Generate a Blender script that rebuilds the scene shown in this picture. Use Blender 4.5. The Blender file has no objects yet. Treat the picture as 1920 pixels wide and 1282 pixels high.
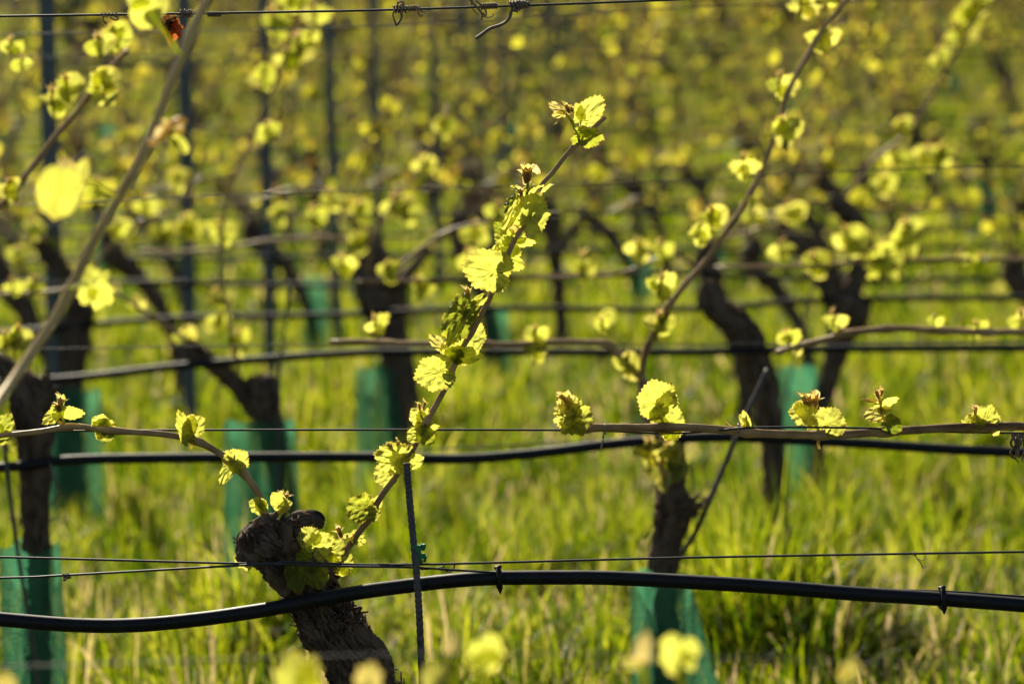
import bpy, math, random
import numpy as np
from mathutils import Vector, Matrix, noise
RND = random.Random(7)
SC = bpy.context.scene
COL = SC.collection
# ------------------------------------------------------------------ camera
FPX, CX, CY = 6800.0, 960.0, 641.0            # focal length in photo pixels (1920 wide)
CAM_Z, PITCH, ROLL = 1.056, math.radians(4.0), math.radians(0.8)
cam_d = bpy.data.cameras.new('camera'); cam = bpy.data.objects.new('camera', cam_d); COL.objects.link(cam)
cam_d.sensor_width = 36; cam_d.lens = FPX / 1920 * 36
cam_d.clip_start = .05; cam_d.clip_end = 900
ROT = Matrix.Rotation(math.radians(90) - PITCH, 3, 'X') @ Matrix.Rotation(-ROLL, 3, 'Z')
cam.matrix_world = Matrix.Translation((0, 0, CAM_Z)) @ ROT.to_4x4()
cam_d.dof.use_dof = True; cam_d.dof.focus_distance = 4.0; cam_d.dof.aperture_fstop = 6.3
SC.camera = cam
# ------------------------------------------------------------------ light
SUN_EL, SUN_AZ = math.radians(37), math.radians(-20)     # azimuth from +Y, negative = to the left
sdir = Vector((math.sin(SUN_AZ) * math.cos(SUN_EL), math.cos(SUN_AZ) * math.cos(SUN_EL), math.sin(SUN_EL)))
sl = bpy.data.lights.new('sun', 'SUN'); sl.energy = 5.0; sl.angle = math.radians(.5); sl.color = (1, .90, .70)
so = bpy.data.objects.new('sun', sl); COL.objects.link(so); so.rotation_euler = sdir.to_track_quat('Z', 'Y').to_euler(); so.location = (0, 10, 20)
w = bpy.data.worlds.new('World'); SC.world = w; w.use_nodes = True
nt = w.node_tree; sky = nt.nodes.new('ShaderNodeTexSky'); sky.sky_type = 'NISHITA'; sky.sun_disc = False
sky.sun_elevation = SUN_EL; sky.sun_rotation = SUN_AZ
nt.links.new(sky.outputs[0], nt.nodes['Background'].inputs[0]); nt.nodes['Background'].inputs[1].default_value = .05
SC.view_settings.view_transform = 'Standard'; SC.view_settings.look = 'None'
SC.view_settings.exposure = .72; SC.view_settings.gamma = 1
SC.cycles.use_denoising = True
SC.cycles.max_bounces = 8; SC.cycles.transparent_max_bounces = 12; SC.cycles.transmission_bounces = 6
SC.cycles.sample_clamp_indirect = 6; SC.cycles.caustics_reflective = False; SC.cycles.caustics_refractive = False

# ------------------------------------------------------------------ materials
def mat(name):
    m = bpy.data.materials.new(name); m.use_nodes = True; t = m.node_tree
    for n in list(t.nodes): t.nodes.remove(n)
    return m, t, t.nodes, t.links
def N(t, typ, **kw):
    n = t.nodes.new(typ)
    for k, v in kw.items(): setattr(n, k, v)
    return n
def ramp(t, stops):
    r = N(t, 'ShaderNodeValToRGB'); e = r.color_ramp.elements
    while len(e) < len(stops): e.new(.5)
    for i, (p, c) in enumerate(stops): e[i].position = p; e[i].color = (*c, 1)
    return r
def leaf_material(name, trans, refl, tfac, rough=.38, spec=.5):
    """thin leaf: diffuse + translucent; attributes: tone (-1 green .. 1 pink bud), vein, edge"""
    m, t, n, l = mat(name)
    tone = N(t, 'ShaderNodeAttribute', attribute_name='tone'); vein = N(t, 'ShaderNodeAttribute', attribute_name='vein'); edge = N(t, 'ShaderNodeAttribute', attribute_name='edge')
    mr = N(t, 'ShaderNodeMapRange'); mr.inputs[1].default_value = -1; mr.inputs[2].default_value = 1
    l.new(tone.outputs['Fac'], mr.inputs[0])
    r1, r2 = ramp(t, trans), ramp(t, refl)
    l.new(mr.outputs[0], r1.inputs[0]); l.new(mr.outputs[0], r2.inputs[0])
    tc = N(t, 'ShaderNodeTexCoord'); nz = N(t, 'ShaderNodeTexNoise'); nz.inputs['Scale'].default_value = 60; nz.inputs['Detail'].default_value = 4
    l.new(tc.outputs['Object'], nz.inputs['Vector'])
    def mixc(fac, a, b, typ='MIX', f=None):
        x = N(t, 'ShaderNodeMix', data_type='RGBA', blend_type=typ)
        if fac is not None: l.new(fac, x.inputs[0])
        else: x.inputs[0].default_value = f
        l.new(a, x.inputs[6])
        if isinstance(b, tuple): x.inputs[7].default_value = (*b, 1)
        else: l.new(b, x.inputs[7])
        return x.outputs[2]
    hsv = N(t, 'ShaderNodeMath', operation='MULTIPLY'); hsv.inputs[1].default_value = .62; l.new(vein.outputs['Fac'], hsv.inputs[0])
    ct = mixc(hsv.outputs[0], r1.outputs[0], (.50, .47, .05))
    em = N(t, 'ShaderNodeMath', operation='POWER'); em.inputs[1].default_value = 14; l.new(edge.outputs['Fac'], em.inputs[0])
    em2 = N(t, 'ShaderNodeMath', operation='MULTIPLY'); em2.inputs[1].default_value = .5; l.new(em.outputs[0], em2.inputs[0])
    ct = mixc(em2.outputs[0], ct, (.75, .42, .10))
    nr = N(t, 'ShaderNodeMapRange'); nr.inputs[1].default_value = .3; nr.inputs[2].default_value = .75; nr.inputs[3].default_value = .62; nr.inputs[4].default_value = 1.12; l.new(nz.outputs[0], nr.inputs[0])
    ct = mixc(None, ct, nr.outputs[0], 'MULTIPLY', 1.0)
    cr = mixc(None, r2.outputs[0], nr.outputs[0], 'MULTIPLY', 1.0)
    p = N(t, 'ShaderNodeBsdfPrincipled'); p.inputs['Roughness'].default_value = rough; p.inputs['Specular IOR Level'].default_value = spec
    l.new(cr, p.inputs['Base Color'])
    tr = N(t, 'ShaderNodeBsdfTranslucent'); l.new(ct, tr.inputs[0])
    mx = N(t, 'ShaderNodeMixShader'); mx.inputs[0].default_value = tfac; l.new(p.outputs[0], mx.inputs[1]); l.new(tr.outputs[0], mx.inputs[2])
    o = N(t, 'ShaderNodeOutputMaterial'); l.new(mx.outputs[0], o.inputs[0])
    bp = N(t, 'ShaderNodeBump'); bp.inputs['Strength'].default_value = .35; bp.inputs['Distance'].default_value = .002
    nb = N(t, 'ShaderNodeTexNoise'); nb.inputs['Scale'].default_value = 350; nb.inputs['Detail'].default_value = 2; l.new(tc.outputs['Object'], nb.inputs['Vector']); l.new(nb.outputs[0], bp.inputs['Height']); l.new(bp.outputs[0], p.inputs['Normal'])
    return m
M = {}
M['leaf'] = leaf_material('vine_leaf', [(0, (.12, .22, .015)), (.28, (.42, .48, .03)), (.5, (.84, .88, .13)), (.75, (.94, .76, .22)), (1, (.95, .72, .48))],
                          [(0, (.04, .09, .015)), (.28, (.12, .17, .03)), (.5, (.22, .25, .05)), (.75, (.58, .48, .26)), (1, (.74, .56, .44))], .78)
M['young'] = leaf_material('young_vine_leaf', [(0, (.12, .20, .012)), (.28, (.38, .40, .02)), (.5, (.84, .80, .05)), (.75, (.88, .66, .10)), (1, (.80, .50, .25))],
                           [(0, (.04, .08, .012)), (.28, (.12, .15, .02)), (.5, (.26, .25, .04)), (.75, (.42, .30, .12)), (1, (.6, .42, .3))], .78, .5, .25)
M['grass'] = leaf_material('grass_blade', [(0, (.018, .045, .002)), (.3, (.10, .20, .004)), (.5, (.52, .60, .006)), (.62, (.74, .72, .05)), (.8, (.84, .66, .22)), (1, (.88, .66, .36))],
                           [(0, (.012, .03, .003)), (.5, (.08, .11, .006)), (.8, (.30, .24, .09)), (1, (.36, .26, .13))], .72, .40, .3)
M['bush'] = leaf_material('bush_leaf', [(0, (.05, .12, .01)), (.5, (.18, .28, .02)), (1, (.3, .34, .05))],
                          [(0, (.02, .05, .01)), (.5, (.05, .10, .015)), (1, (.1, .12, .03))], .45)
def wood_material(name, dark, light, scale, stretch, bump=.6, rough=.8, dist=.004, fib=True):
    m, t, n, l = mat(name)
    tc = N(t, 'ShaderNodeTexCoord'); at = N(t, 'ShaderNodeAttribute', attribute_name='along')   # along = (around, length) coordinates
    mp = N(t, 'ShaderNodeMapping'); mp.inputs['Scale'].default_value = (1, 1, stretch)
    l.new(at.outputs['Vector'], mp.inputs[0])
    nz = N(t, 'ShaderNodeTexNoise'); nz.inputs['Scale'].default_value = scale; nz.inputs['Detail'].default_value = 8; nz.inputs['Roughness'].default_value = .65
    l.new(mp.outputs[0], nz.inputs['Vector'])
    n2 = N(t, 'ShaderNodeTexNoise'); n2.inputs['Scale'].default_value = 45; n2.inputs['Detail'].default_value = 4; l.new(tc.outputs['Object'], n2.inputs['Vector'])
    ad = N(t, 'ShaderNodeMath', operation='MULTIPLY_ADD'); ad.inputs[1].default_value = .45; l.new(n2.outputs[0], ad.inputs[0]); l.new(nz.outputs[0], ad.inputs[2])
    r = ramp(t, [(.52, dark), (.80, light)]); l.new(ad.outputs[0], r.inputs[0])
    p = N(t, 'ShaderNodeBsdfPrincipled'); p.inputs['Roughness'].default_value = rough; p.inputs['Specular IOR Level'].default_value = .18
    l.new(r.outputs[0], p.inputs['Base Color'])
    b = N(t, 'ShaderNodeBump'); b.inputs['Strength'].default_value = bump; b.inputs['Distance'].default_value = dist
    l.new(nz.outputs[0], b.inputs['Height']); l.new(b.outputs[0], p.inputs['Normal'])
    o = N(t, 'ShaderNodeOutputMaterial'); l.new(p.outputs[0], o.inputs[0]); return m
M['bark'] = wood_material('old_bark', (.010, .007, .005), (.20, .135, .085), 14, .12, .9, .85, .006)
M['cane'] = wood_material('cane_bark', (.17, .088, .036), (.62, .39, .18), 10, .06, .4, .42, .001)
M['pale_cane'] = wood_material('pale_cane_bark', (.42, .26, .09), (.78, .54, .23), 10, .06, .4, .45, .001)
M['twig'] = wood_material('dry_twig', (.09, .06, .045), (.27, .19, .14), 12, .1, .5, .6, .001)
def simple(name, col, rough, metal=0, spec=.5, var=.3, scale=60, bump=.15):
    m, t, n, l = mat(name)
    tc = N(t, 'ShaderNodeTexCoord'); nz = N(t, 'ShaderNodeTexNoise'); nz.inputs['Scale'].default_value = scale; nz.inputs['Detail'].default_value = 6
    l.new(tc.outputs['Object'], nz.inputs['Vector'])
    r = ramp(t, [(.3, tuple(c * (1 - var) for c in col)), (.7, tuple(min(1, c * (1 + var)) for c in col))]); l.new(nz.outputs[0], r.inputs[0])
    p = N(t, 'ShaderNodeBsdfPrincipled'); p.inputs['Metallic'].default_value = metal; p.inputs['Specular IOR Level'].default_value = spec
    rr = N(t, 'ShaderNodeMapRange'); rr.inputs[3].default_value = rough * .8; rr.inputs[4].default_value = min(1, rough * 1.25); l.new(nz.outputs[0], rr.inputs[0]); l.new(rr.outputs[0], p.inputs['Roughness'])
    l.new(r.outputs[0], p.inputs['Base Color'])
    b = N(t, 'ShaderNodeBump'); b.inputs['Strength'].default_value = bump; b.inputs['Distance'].default_value = .001; l.new(nz.outputs[0], b.inputs['Height']); l.new(b.outputs[0], p.inputs['Normal'])
    o = N(t, 'ShaderNodeOutputMaterial'); l.new(p.outputs[0], o.inputs[0]); return m
M['hose'] = simple('black_hose', (.010, .010, .011), .5, 0, .32, .5, 70)
M['wire'] = simple('steel_wire', (.05, .05, .052), .5, .4, .5, .3, 200)
M['steel'] = simple('galvanised_post', (.12, .145, .15), .5, .45, .5, .25, 40)
M['rod'] = simple('rusty_rod', (.11, .10, .095), .55, .5, .5, .4, 150, .4)
M['clip'] = simple('green_clip', (.012, .20, .06), .35)
M['tie'] = simple('paper_tie', (.36, .29, .20), .7)
M['dryleaf'] = leaf_material('dried_leaf', [(0, (.10, .03, .02)), (.5, (.22, .04, .01)), (1, (.75, .14, .03))], [(0, (.03, .02, .015)), (.5, (.12, .04, .02)), (1, (.3, .08, .03))], .5)
def guard_material():
    m, t, n, l = mat('green_guard')
    tc = N(t, 'ShaderNodeTexCoord')
    nz = N(t, 'ShaderNodeTexNoise'); nz.inputs['Scale'].default_value = 25; nz.inputs['Detail'].default_value = 3; l.new(tc.outputs['Object'], nz.inputs[0])
    r = ramp(t, [(.3, (.05, .23, .115)), (.7, (.10, .35, .19))]); l.new(nz.outputs[0], r.inputs[0])
    p = N(t, 'ShaderNodeBsdfPrincipled'); p.inputs['Roughness'].default_value = .5; l.new(r.outputs[0], p.inputs['Base Color'])
    tr = N(t, 'ShaderNodeBsdfTranslucent'); l.new(r.outputs[0], tr.inputs[0])
    mx = N(t, 'ShaderNodeMixShader'); mx.inputs[0].default_value = .7; l.new(p.outputs[0], mx.inputs[1]); l.new(tr.outputs[0], mx.inputs[2])
    # knitted net: tiny diamond holes
    w1 = N(t, 'ShaderNodeTexWave', wave_type='BANDS', bands_direction='DIAGONAL'); w1.inputs['Scale'].default_value = 90; l.new(tc.outputs['Object'], w1.inputs[0])
    w2 = N(t, 'ShaderNodeTexWave', wave_type='BANDS', bands_direction='Z'); w2.inputs['Scale'].default_value = 80; l.new(tc.outputs['Object'], w2.inputs[0])
    mm = N(t, 'ShaderNodeMath', operation='MULTIPLY'); l.new(w1.outputs['Fac'], mm.inputs[0]); l.new(w2.outputs['Fac'], mm.inputs[1])
    gt = N(t, 'ShaderNodeMath', operation='GREATER_THAN'); gt.inputs[1].default_value = .30; l.new(mm.outputs[0], gt.inputs[0])
    tp = N(t, 'ShaderNodeBsdfTransparent'); m2 = N(t, 'ShaderNodeMixShader'); l.new(gt.outputs[0], m2.inputs[0]); l.new(mx.outputs[0], m2.inputs[1]); l.new(tp.outputs[0], m2.inputs[2])
    o = N(t, 'ShaderNodeOutputMaterial'); l.new(m2.outputs[0], o.inputs[0]); return m
M['guard'] = guard_material()
def soil_material():
    m, t, n, l = mat('soil_and_turf')
    tc = N(t, 'ShaderNodeTexCoord')
    a = N(t, 'ShaderNodeTexNoise'); a.inputs['Scale'].default_value = .9; a.inputs['Detail'].default_value = 8; l.new(tc.outputs['Object'], a.inputs[0])
    b = N(t, 'ShaderNodeTexNoise'); b.inputs['Scale'].default_value = 22; b.inputs['Detail'].default_value = 8; l.new(tc.outputs['Object'], b.inputs[0])
    ad = N(t, 'ShaderNodeMath', operation='MULTIPLY_ADD'); ad.inputs[1].default_value = .5; l.new(b.outputs[0], ad.inputs[0]); l.new(a.outputs[0], ad.inputs[2])
    r = ramp(t, [(.55, (.018, .03, .005)), (.80, (.035, .042, .01)), (.97, (.09, .065, .03))]); l.new(ad.outputs[0], r.inputs[0])
    p = N(t, 'ShaderNodeBsdfPrincipled'); p.inputs['Roughness'].default_value = 1; p.inputs['Specular IOR Level'].default_value = .05; l.new(r.outputs[0], p.inputs['Base Color'])
    bm = N(t, 'ShaderNodeBump'); bm.inputs['Strength'].default_value = .8; bm.inputs['Distance'].default_value = .03; l.new(b.outputs[0], bm.inputs['Height']); l.new(bm.outputs[0], p.inputs['Normal'])
    o = N(t, 'ShaderNodeOutputMaterial'); l.new(p.outputs[0], o.inputs[0]); return m
M['soil'] = soil_material()

# ------------------------------------------------------------------ helpers
def P(px, py, Y):
    """world point of photo pixel (px, py) on the vertical plane at distance Y"""
    v = ROT @ Vector(((px - CX) / FPX, -(py - CY) / FPX, -1))
    return Vector((0, 0, CAM_Z)) + v * (Y / v.y)
def rowY(k): return 4.0 + 1.65 * k
def S(Y): return FPX / Y                        # photo pixels per metre at distance Y
def zt(x, y):
    z = 0.0
    if y > 13: z += .0085 * (y - 13) ** 1.55
    if y > 48: z += .16 * (y - 48)
    return z
class MB:
    def __init__(s): s.v = []; s.f = []; s.mi = []; s.vein = []; s.edge = []; s.tone = []; s.along = []
    def add(s, v, f, mi=0, vein=None, edge=None, tone=0., along=None):
        o = len(s.v); n = len(v); s.v.extend(v); s.f.extend([tuple(i + o for i in q) for q in f]); s.mi.extend([mi] * len(f))
        s.vein.extend(vein if vein is not None else [0.] * n); s.edge.extend(edge if edge is not None else [0.] * n)
        s.tone.extend([tone] * n); s.along.extend(along if along is not None else [tuple(p) for p in v])
    def mesh(s, name, mats, smooth=True):
        me = bpy.data.meshes.new(name); me.from_pydata([tuple(p) for p in s.v], [], s.f)
        for m in mats: me.materials.append(m)
        if len(mats) > 1: me.polygons.foreach_set('material_index', s.mi)
        me.polygons.foreach_set('use_smooth', [smooth] * len(me.polygons))
        for a, d in (('vein', s.vein), ('edge', s.edge), ('tone', s.tone)):
            me.attributes.new(a, 'FLOAT', 'POINT').data.foreach_set('value', d)
        me.attributes.new('along', 'FLOAT_VECTOR', 'POINT').data.foreach_set('vector', [c for p in s.along for c in p])
        me.update(); return me
def link(name, me, parent=None, loc=None):
    o = bpy.data.objects.new(name, me); COL.objects.link(o)
    if loc is not None: o.location = loc
    if parent is not None:
        o.parent = parent; o.matrix_parent_inverse = Matrix.Translation(-world_loc(parent))
    return o
def world_loc(o):
    p = Vector(o.location)
    return p if o.parent is None else (world_loc(o.parent) + o.matrix_parent_inverse.translation + p)
def tag(o, label, cat, group=None, kind=None):
    if label: o['label'] = label
    if cat: o['category'] = cat
    if group: o['group'] = group
    if kind: o['kind'] = kind
    return o
def empty(name, loc, label, cat, group=None):
    o = bpy.data.objects.new(name, None); COL.objects.link(o); o.location = loc; o.empty_display_size = .1
    return tag(o, label, cat, group)
def spline(pts, n):
    """Catmull-Rom through pts (tuples or Vectors of any length), n samples per span"""
    pts = [tuple(p) for p in pts]
    if len(pts) < 2: return pts
    out = []; q = [tuple(2 * a - b for a, b in zip(pts[0], pts[1]))] + pts + [tuple(2 * a - b for a, b in zip(pts[-1], pts[-2]))]
    for i in range(1, len(q) - 2):
        for j in range(n):
            t = j / n; a, b, c, d = q[i - 1], q[i], q[i + 1], q[i + 2]
            out.append(tuple(.5 * (2 * b_ + (c_ - a_) * t + (2 * a_ - 5 * b_ + 4 * c_ - d_) * t * t + (3 * b_ - a_ - 3 * c_ + d_) * t ** 3) for a_, b_, c_, d_ in zip(a, b, c, d)))
    out.append(pts[-1]); return out
def tube(mb, pts, rad, sides=8, mi=0, bump=0., bfreq=60., ridge=0., rk=5., rs=25., seed=0., tone=0., twist=0., offs=None):
    """swept tube; ridge = lengthwise fissures, bump = lumps"""
    pts = [Vector(p[:3]) for p in pts]; n = len(pts)
    if not hasattr(rad, '__len__'): rad = [rad] * n
    T = [(pts[min(i + 1, n - 1)] - pts[max(i - 1, 0)]).normalized() for i in range(n)]
    u = T[0].orthogonal().normalized(); v = []; al = []; s = 0.
    for i in range(n):
        if i: s += (pts[i] - pts[i - 1]).length
        u = (u - T[i] * u.dot(T[i])); u = u.normalized() if u.length > 1e-6 else T[i].orthogonal().normalized(); w_ = T[i].cross(u)
        for j in range(sides):
            a = 2 * math.pi * j / sides; r = rad[i]; c, d = math.cos(a), math.sin(a)
            if ridge:
                a2 = a + twist * s; q = noise.fractal((math.cos(a2) * rk + seed, math.sin(a2) * rk, s * rs), 1.0, 2.0, 5)
                r *= 1 + ridge * (1.0 - 2.6 * abs(q))
            if bump: r *= 1 + bump * noise.noise((c * 1.3 + seed, d * 1.3 + s * bfreq, s * bfreq))
            v.append(pts[i] + u * (c * r) + w_ * (d * r)); al.append((c * rad[i] * 6 + seed, d * rad[i] * 6, s * 6))
    f = [(i * sides + j, i * sides + (j + 1) % sides, (i + 1) * sides + (j + 1) % sides, (i + 1) * sides + j) for i in range(n - 1) for j in range(sides)]
    f.append(tuple(range(sides - 1, -1, -1))); f.append(tuple((n - 1) * sides + j for j in range(sides)))
    mb.add(v, f, mi, tone=tone, along=al)
# ------------------------------------------------------------------ vine leaves
OUT = [[(0, 1), (25, .90), (40, .86), (55, .92), (80, .80), (105, .82), (130, .72), (155, .60), (172, .34), (180, .08)],
       [(0, 1), (20, .92), (35, .84), (50, .76), (70, .60), (95, .42), (130, .24), (180, .06)],
       [(0, 1), (18, .92), (30, .74), (52, .94), (70, .70), (100, .78), (130, .62), (160, .45), (180, .08)],
       [(0, 1), (25, .9), (55, .88), (80, .8), (105, .76), (130, .64), (155, .52), (180, .42)]]
def leaf_proto(kind, nang, nring, seed, crinkle, teeth=.115):
    r_ = random.Random(seed); o = OUT[kind]; ph = r_.random() * 10; V = [(0., 0., 0.)]; vein = [1.]; edge = [0.]; F_ = []
    VA = [0, 54, -54, 106, -106]
    def vdist(x, y):
        best = 9; k = 0
        for va in VA:
            a = math.radians(va); ux, uy = math.sin(a), math.cos(a); t = x * ux + y * uy; p = x * uy - y * ux
            if t > 0: 
                best = min(best, abs(p) / (1.15 - .75 * min(t, 1)))
                tt = (t - abs(p) * .9); q = abs(((tt * 6.5 + (.5 if p > 0 else 0)) % 1) - .5) / 6.5
                if abs(p) < .32 and tt > .03: best = min(best, q * .8 + .011)
        return best
    na = nang
    for k in range(1, nring + 1):
        for j in range(na):
            th = -math.pi + 2 * math.pi * j / na; d = abs(math.degrees(th))
            for (a0, r0), (a1, r1) in zip(o, o[1:]):
                if d <= a1 + 1e-6:
                    t = (d - a0) / (a1 - a0); t = t * t * (3 - 2 * t); R = r0 + (r1 - r0) * t; break
            R *= 1 + .05 * noise.noise((th * 1.3, ph, seed * .7))
            saw = (d / 11.5 + ph) % 1; R *= 1 + teeth * ((saw / .65 if saw < .65 else (1 - saw) / .35) - .5) * (1 if d < 165 else .2)
            rr = R * (k / nring) ** .9; x, y = rr * math.sin(th), rr * math.cos(th); vd = vdist(x, y)
            z = crinkle * (min(vd, .075) * .7 - .02) + crinkle * .11 * noise.fractal((x * 4 + ph, y * 4, seed), 1, 2, 3) + crinkle * .06 * rr * math.sin(th * 9 + ph) * (k / nring)
            V.append((x, y, z)); vein.append(math.exp(-(vd / .017) ** 2)); edge.append(k / nring)
    for j in range(na): F_.append((0, 1 + j, 1 + (j + 1) % na))
    for k in range(nring - 1):
        for j in range(na): a = 1 + k * na + j; b = 1 + k * na + (j + 1) % na; F_.append((a, a + na, b + na, b))
    return np.array(V), [tuple(reversed(q)) for q in F_], vein, edge
HI = {k: [leaf_proto(k, 110, 11, 10 * k + i + 1, .55 + .18 * i) for i in range(4)] for k in (0, 1, 2, 3)}
LO = {k: [leaf_proto(k, 22, 3, 50 + 10 * k + i, .6, .05) for i in range(3)] for k in (0, 1, 2, 3)}
def put_leaf(mb, B, tip, nrm, wf=1., kind=0, var=0, tone=0., fold=0., curl=0., hi=True, mi=0, side=0.):
    B, tip = Vector(B), Vector(tip); u = tip - B; L = u.length; u.normalize(); nrm = Vector(nrm); nrm = (nrm - u * nrm.dot(u)).normalized(); s = u.cross(nrm)
    V, F_, ve, ed = (HI if hi else LO)[kind][var % (4 if hi else 3)]
    x = V[:, 0] * wf; y = V[:, 1].copy(); z = V[:, 2] * (.5 + .5 * min(wf, 1)) + fold * np.abs(x) + side * x - curl * y * y - .25 * curl * x * x
    y = y - .35 * abs(curl) * y ** 2 * np.sign(y) * .3
    pts = np.array(B)[None] + L * (x[:, None] * np.array(s)[None] + y[:, None] * np.array(u)[None] + z[:, None] * np.array(nrm)[None])
    mb.add([tuple(p) for p in pts], F_, mi, ve, ed, tone)
def facing(B, u, roll, pitch=0.):
    c = (Vector((0, 0, CAM_Z)) - B).normalized(); u = u.normalized(); n = (c - u * c.dot(u)).normalized()
    return Matrix.Rotation(math.radians(roll), 3, u) @ n
def bud(mb, B, tip, r_, mi=0, hi=True, tone=.8):
    """unopened shoot tip: folded woolly leaflets wrapped round an axis"""
    B, tip = Vector(B), Vector(tip); ax = tip - B; L = ax.length; ax.normalize(); o = ax.orthogonal().normalized()
    for k in range(5 if hi else 3):
        d = Matrix.Rotation(k * 2.4 + r_.random(), 3, ax) @ o; b = B + ax * (L * .12 * k) + d * L * .08
        put_leaf(mb, b, b + ax * L * r_.uniform(.55, .85) + d * L * r_.uniform(.02, .22), d, .42, 1, r_.randrange(3), tone + r_.uniform(-.3, .15), -1.0, -.5, hi, mi)
    tube(mb, [B + ax * L * t for t in (0, .3, .6, .85, 1)], [L * .07, L * .15, L * .14, L * .09, L * .02], 8, mi, .4, 300, tone=tone)
def leaf_obj(cane, B, tip, nrm, **kw):
    m = MB(); put_leaf(m, B, tip, nrm, **kw); return link('leaf', m.mesh('leaf', [M['leaf']]), cane)
def cane_mesh(path, r0, r1, nodes=(), sides=12, n=6, seed=0., jit=.0):
    """path of world points; nodes = world points where the cane swells"""
    q = [Vector(p) for p in spline(path, n)]; N_ = len(q); rad = []
    for i, p in enumerate(q):
        r = r0 + (r1 - r0) * i / (N_ - 1)
        for nd in nodes: r *= 1 + .42 * math.exp(-((p - nd).length / .009) ** 2)
        rad.append(r * (1 + .06 * noise.noise((i * .5, seed, 0))))
        if jit: q[i] = p + Vector(noise.noise_vector((p.x * 14 + seed, p.y * 14, p.z * 14))) * jit
    m = MB(); tube(m, q, rad, sides, 0, .10, 130, seed=seed); return m
def shoot_cluster(mb, B, D, size, n, r_, hi=False, tone=0., face=None, budp=.7):
    """a young shoot: short stem from B along D with n leaves; size = leaf length scale"""
    D = D.normalized(); st = size * r_.uniform(.5, 1.0); tipp = B + D * st
    tube(mb, [B, B + D * st * .5, tipp], [size * .07, size * .055, size * .04], 6, 1 if hi is None else 0, tone=-.35)
    o = D.orthogonal().normalized()
    for k in range(n):
        t = (k + .6) / n; a = k * 2.4 + r_.random() * 1.2; d = Matrix.Rotation(a, 3, D) @ o
        if face is not None: d = (d + face * r_.uniform(-.2, .5)).normalized()
        ln = size * (1.0 - .55 * t) * r_.uniform(.75, 1.15); b0 = B + D * st * t; b = b0 + (d + D * .5).normalized() * ln * .45
        tube(mb, [b0, b], [size * .025, size * .022], 4, 0, tone=-.3)
        tip = b + (d * r_.uniform(.5, 1) + D * r_.uniform(-.5, .6) + Vector((0, 0, -.25))).normalized() * ln * .75
        nn = Vector((r_.uniform(-.8, .8), r_.uniform(-1.4, -.3), r_.uniform(-.1, .9)))
        put_leaf(mb, b, tip, nn, r_.uniform(.75, 1.05), r_.choice((0, 0, 2, 1)), r_.randrange(3), tone + r_.uniform(-.12, .2), r_.uniform(-.1, .4), r_.uniform(-.2, .35), bool(hi))
    if r_.random() < budp: bud(mb, tipp, tipp + (D + Vector((r_.uniform(-.3, .3), 0, .3))) * size * .5, r_, 0, False, .6)
# ------------------------------------------------------------------ bark trunks
def bark_tube(mb, path, radii, sides, n, seed, ridge=.16, bump=.25, flakes=0, fl=.05, r_=None, twist=6., bfreq=22.):
    q = spline([tuple(p) + (r,) for p, r in zip(path, radii)], n)
    pts = [Vector(p[:3]) for p in q]; rad = [max(p[3], .0008) for p in q]
    tube(mb, pts, rad, sides, 0, bump, bfreq, ridge, 5.6 if sides > 80 else 4.2, 9., seed, 0., twist)
    for k in range(flakes):                      # loose strips of bark
        i = r_.randrange(2, max(3, int(len(pts) * .66))); t = (pts[i + 1] - pts[i - 1]).normalized(); o = Matrix.Rotation(r_.random() * 6.28, 3, t) @ t.orthogonal().normalized(); s = t.cross(o)
        L = fl * r_.uniform(.4, 1.3); wd = r_.uniform(.0012, .0042); c = pts[i] + o * rad[i] * 1.02; v = []; al = []
        m_ = 6; skew = r_.uniform(-.3, .3); lift = r_.uniform(.0, .17) * fl; lift2 = r_.uniform(0, .17) * fl if r_.random() < .5 else 0
        for j in range(m_):
            a = j / (m_ - 1) - .5; h = .0008 + max(0, a) ** 2 * 4 * lift + max(0, -a) ** 2 * 4 * lift2
            wj = wd * (1 - abs(a) * 1.1) + .0004; ctr = c + t * (a * L) + s * (a * L * skew + .004 * math.sin(a * 9 + k)) + o * h
            for e in (-1, 1): v.append(ctr + s * e * wj + o * (.0007 if e > 0 else 0)); al.append((k * .37, e * .02, a * L * 6 + k))
            for e in (1, -1): v.append(ctr + s * e * wj - o * .0012); al.append((k * .37, e * .02, a * L * 6 + k))
        f = [(j * 4 + a, j * 4 + (a + 1) % 4, j * 4 + 4 + (a + 1) % 4, j * 4 + 4 + a) for j in range(m_ - 1) for a in range(4)] + [(3, 2, 1, 0), tuple((m_ - 1) * 4 + a for a in range(4))]
        mb.add(v, f, 0, along=al)

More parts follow.
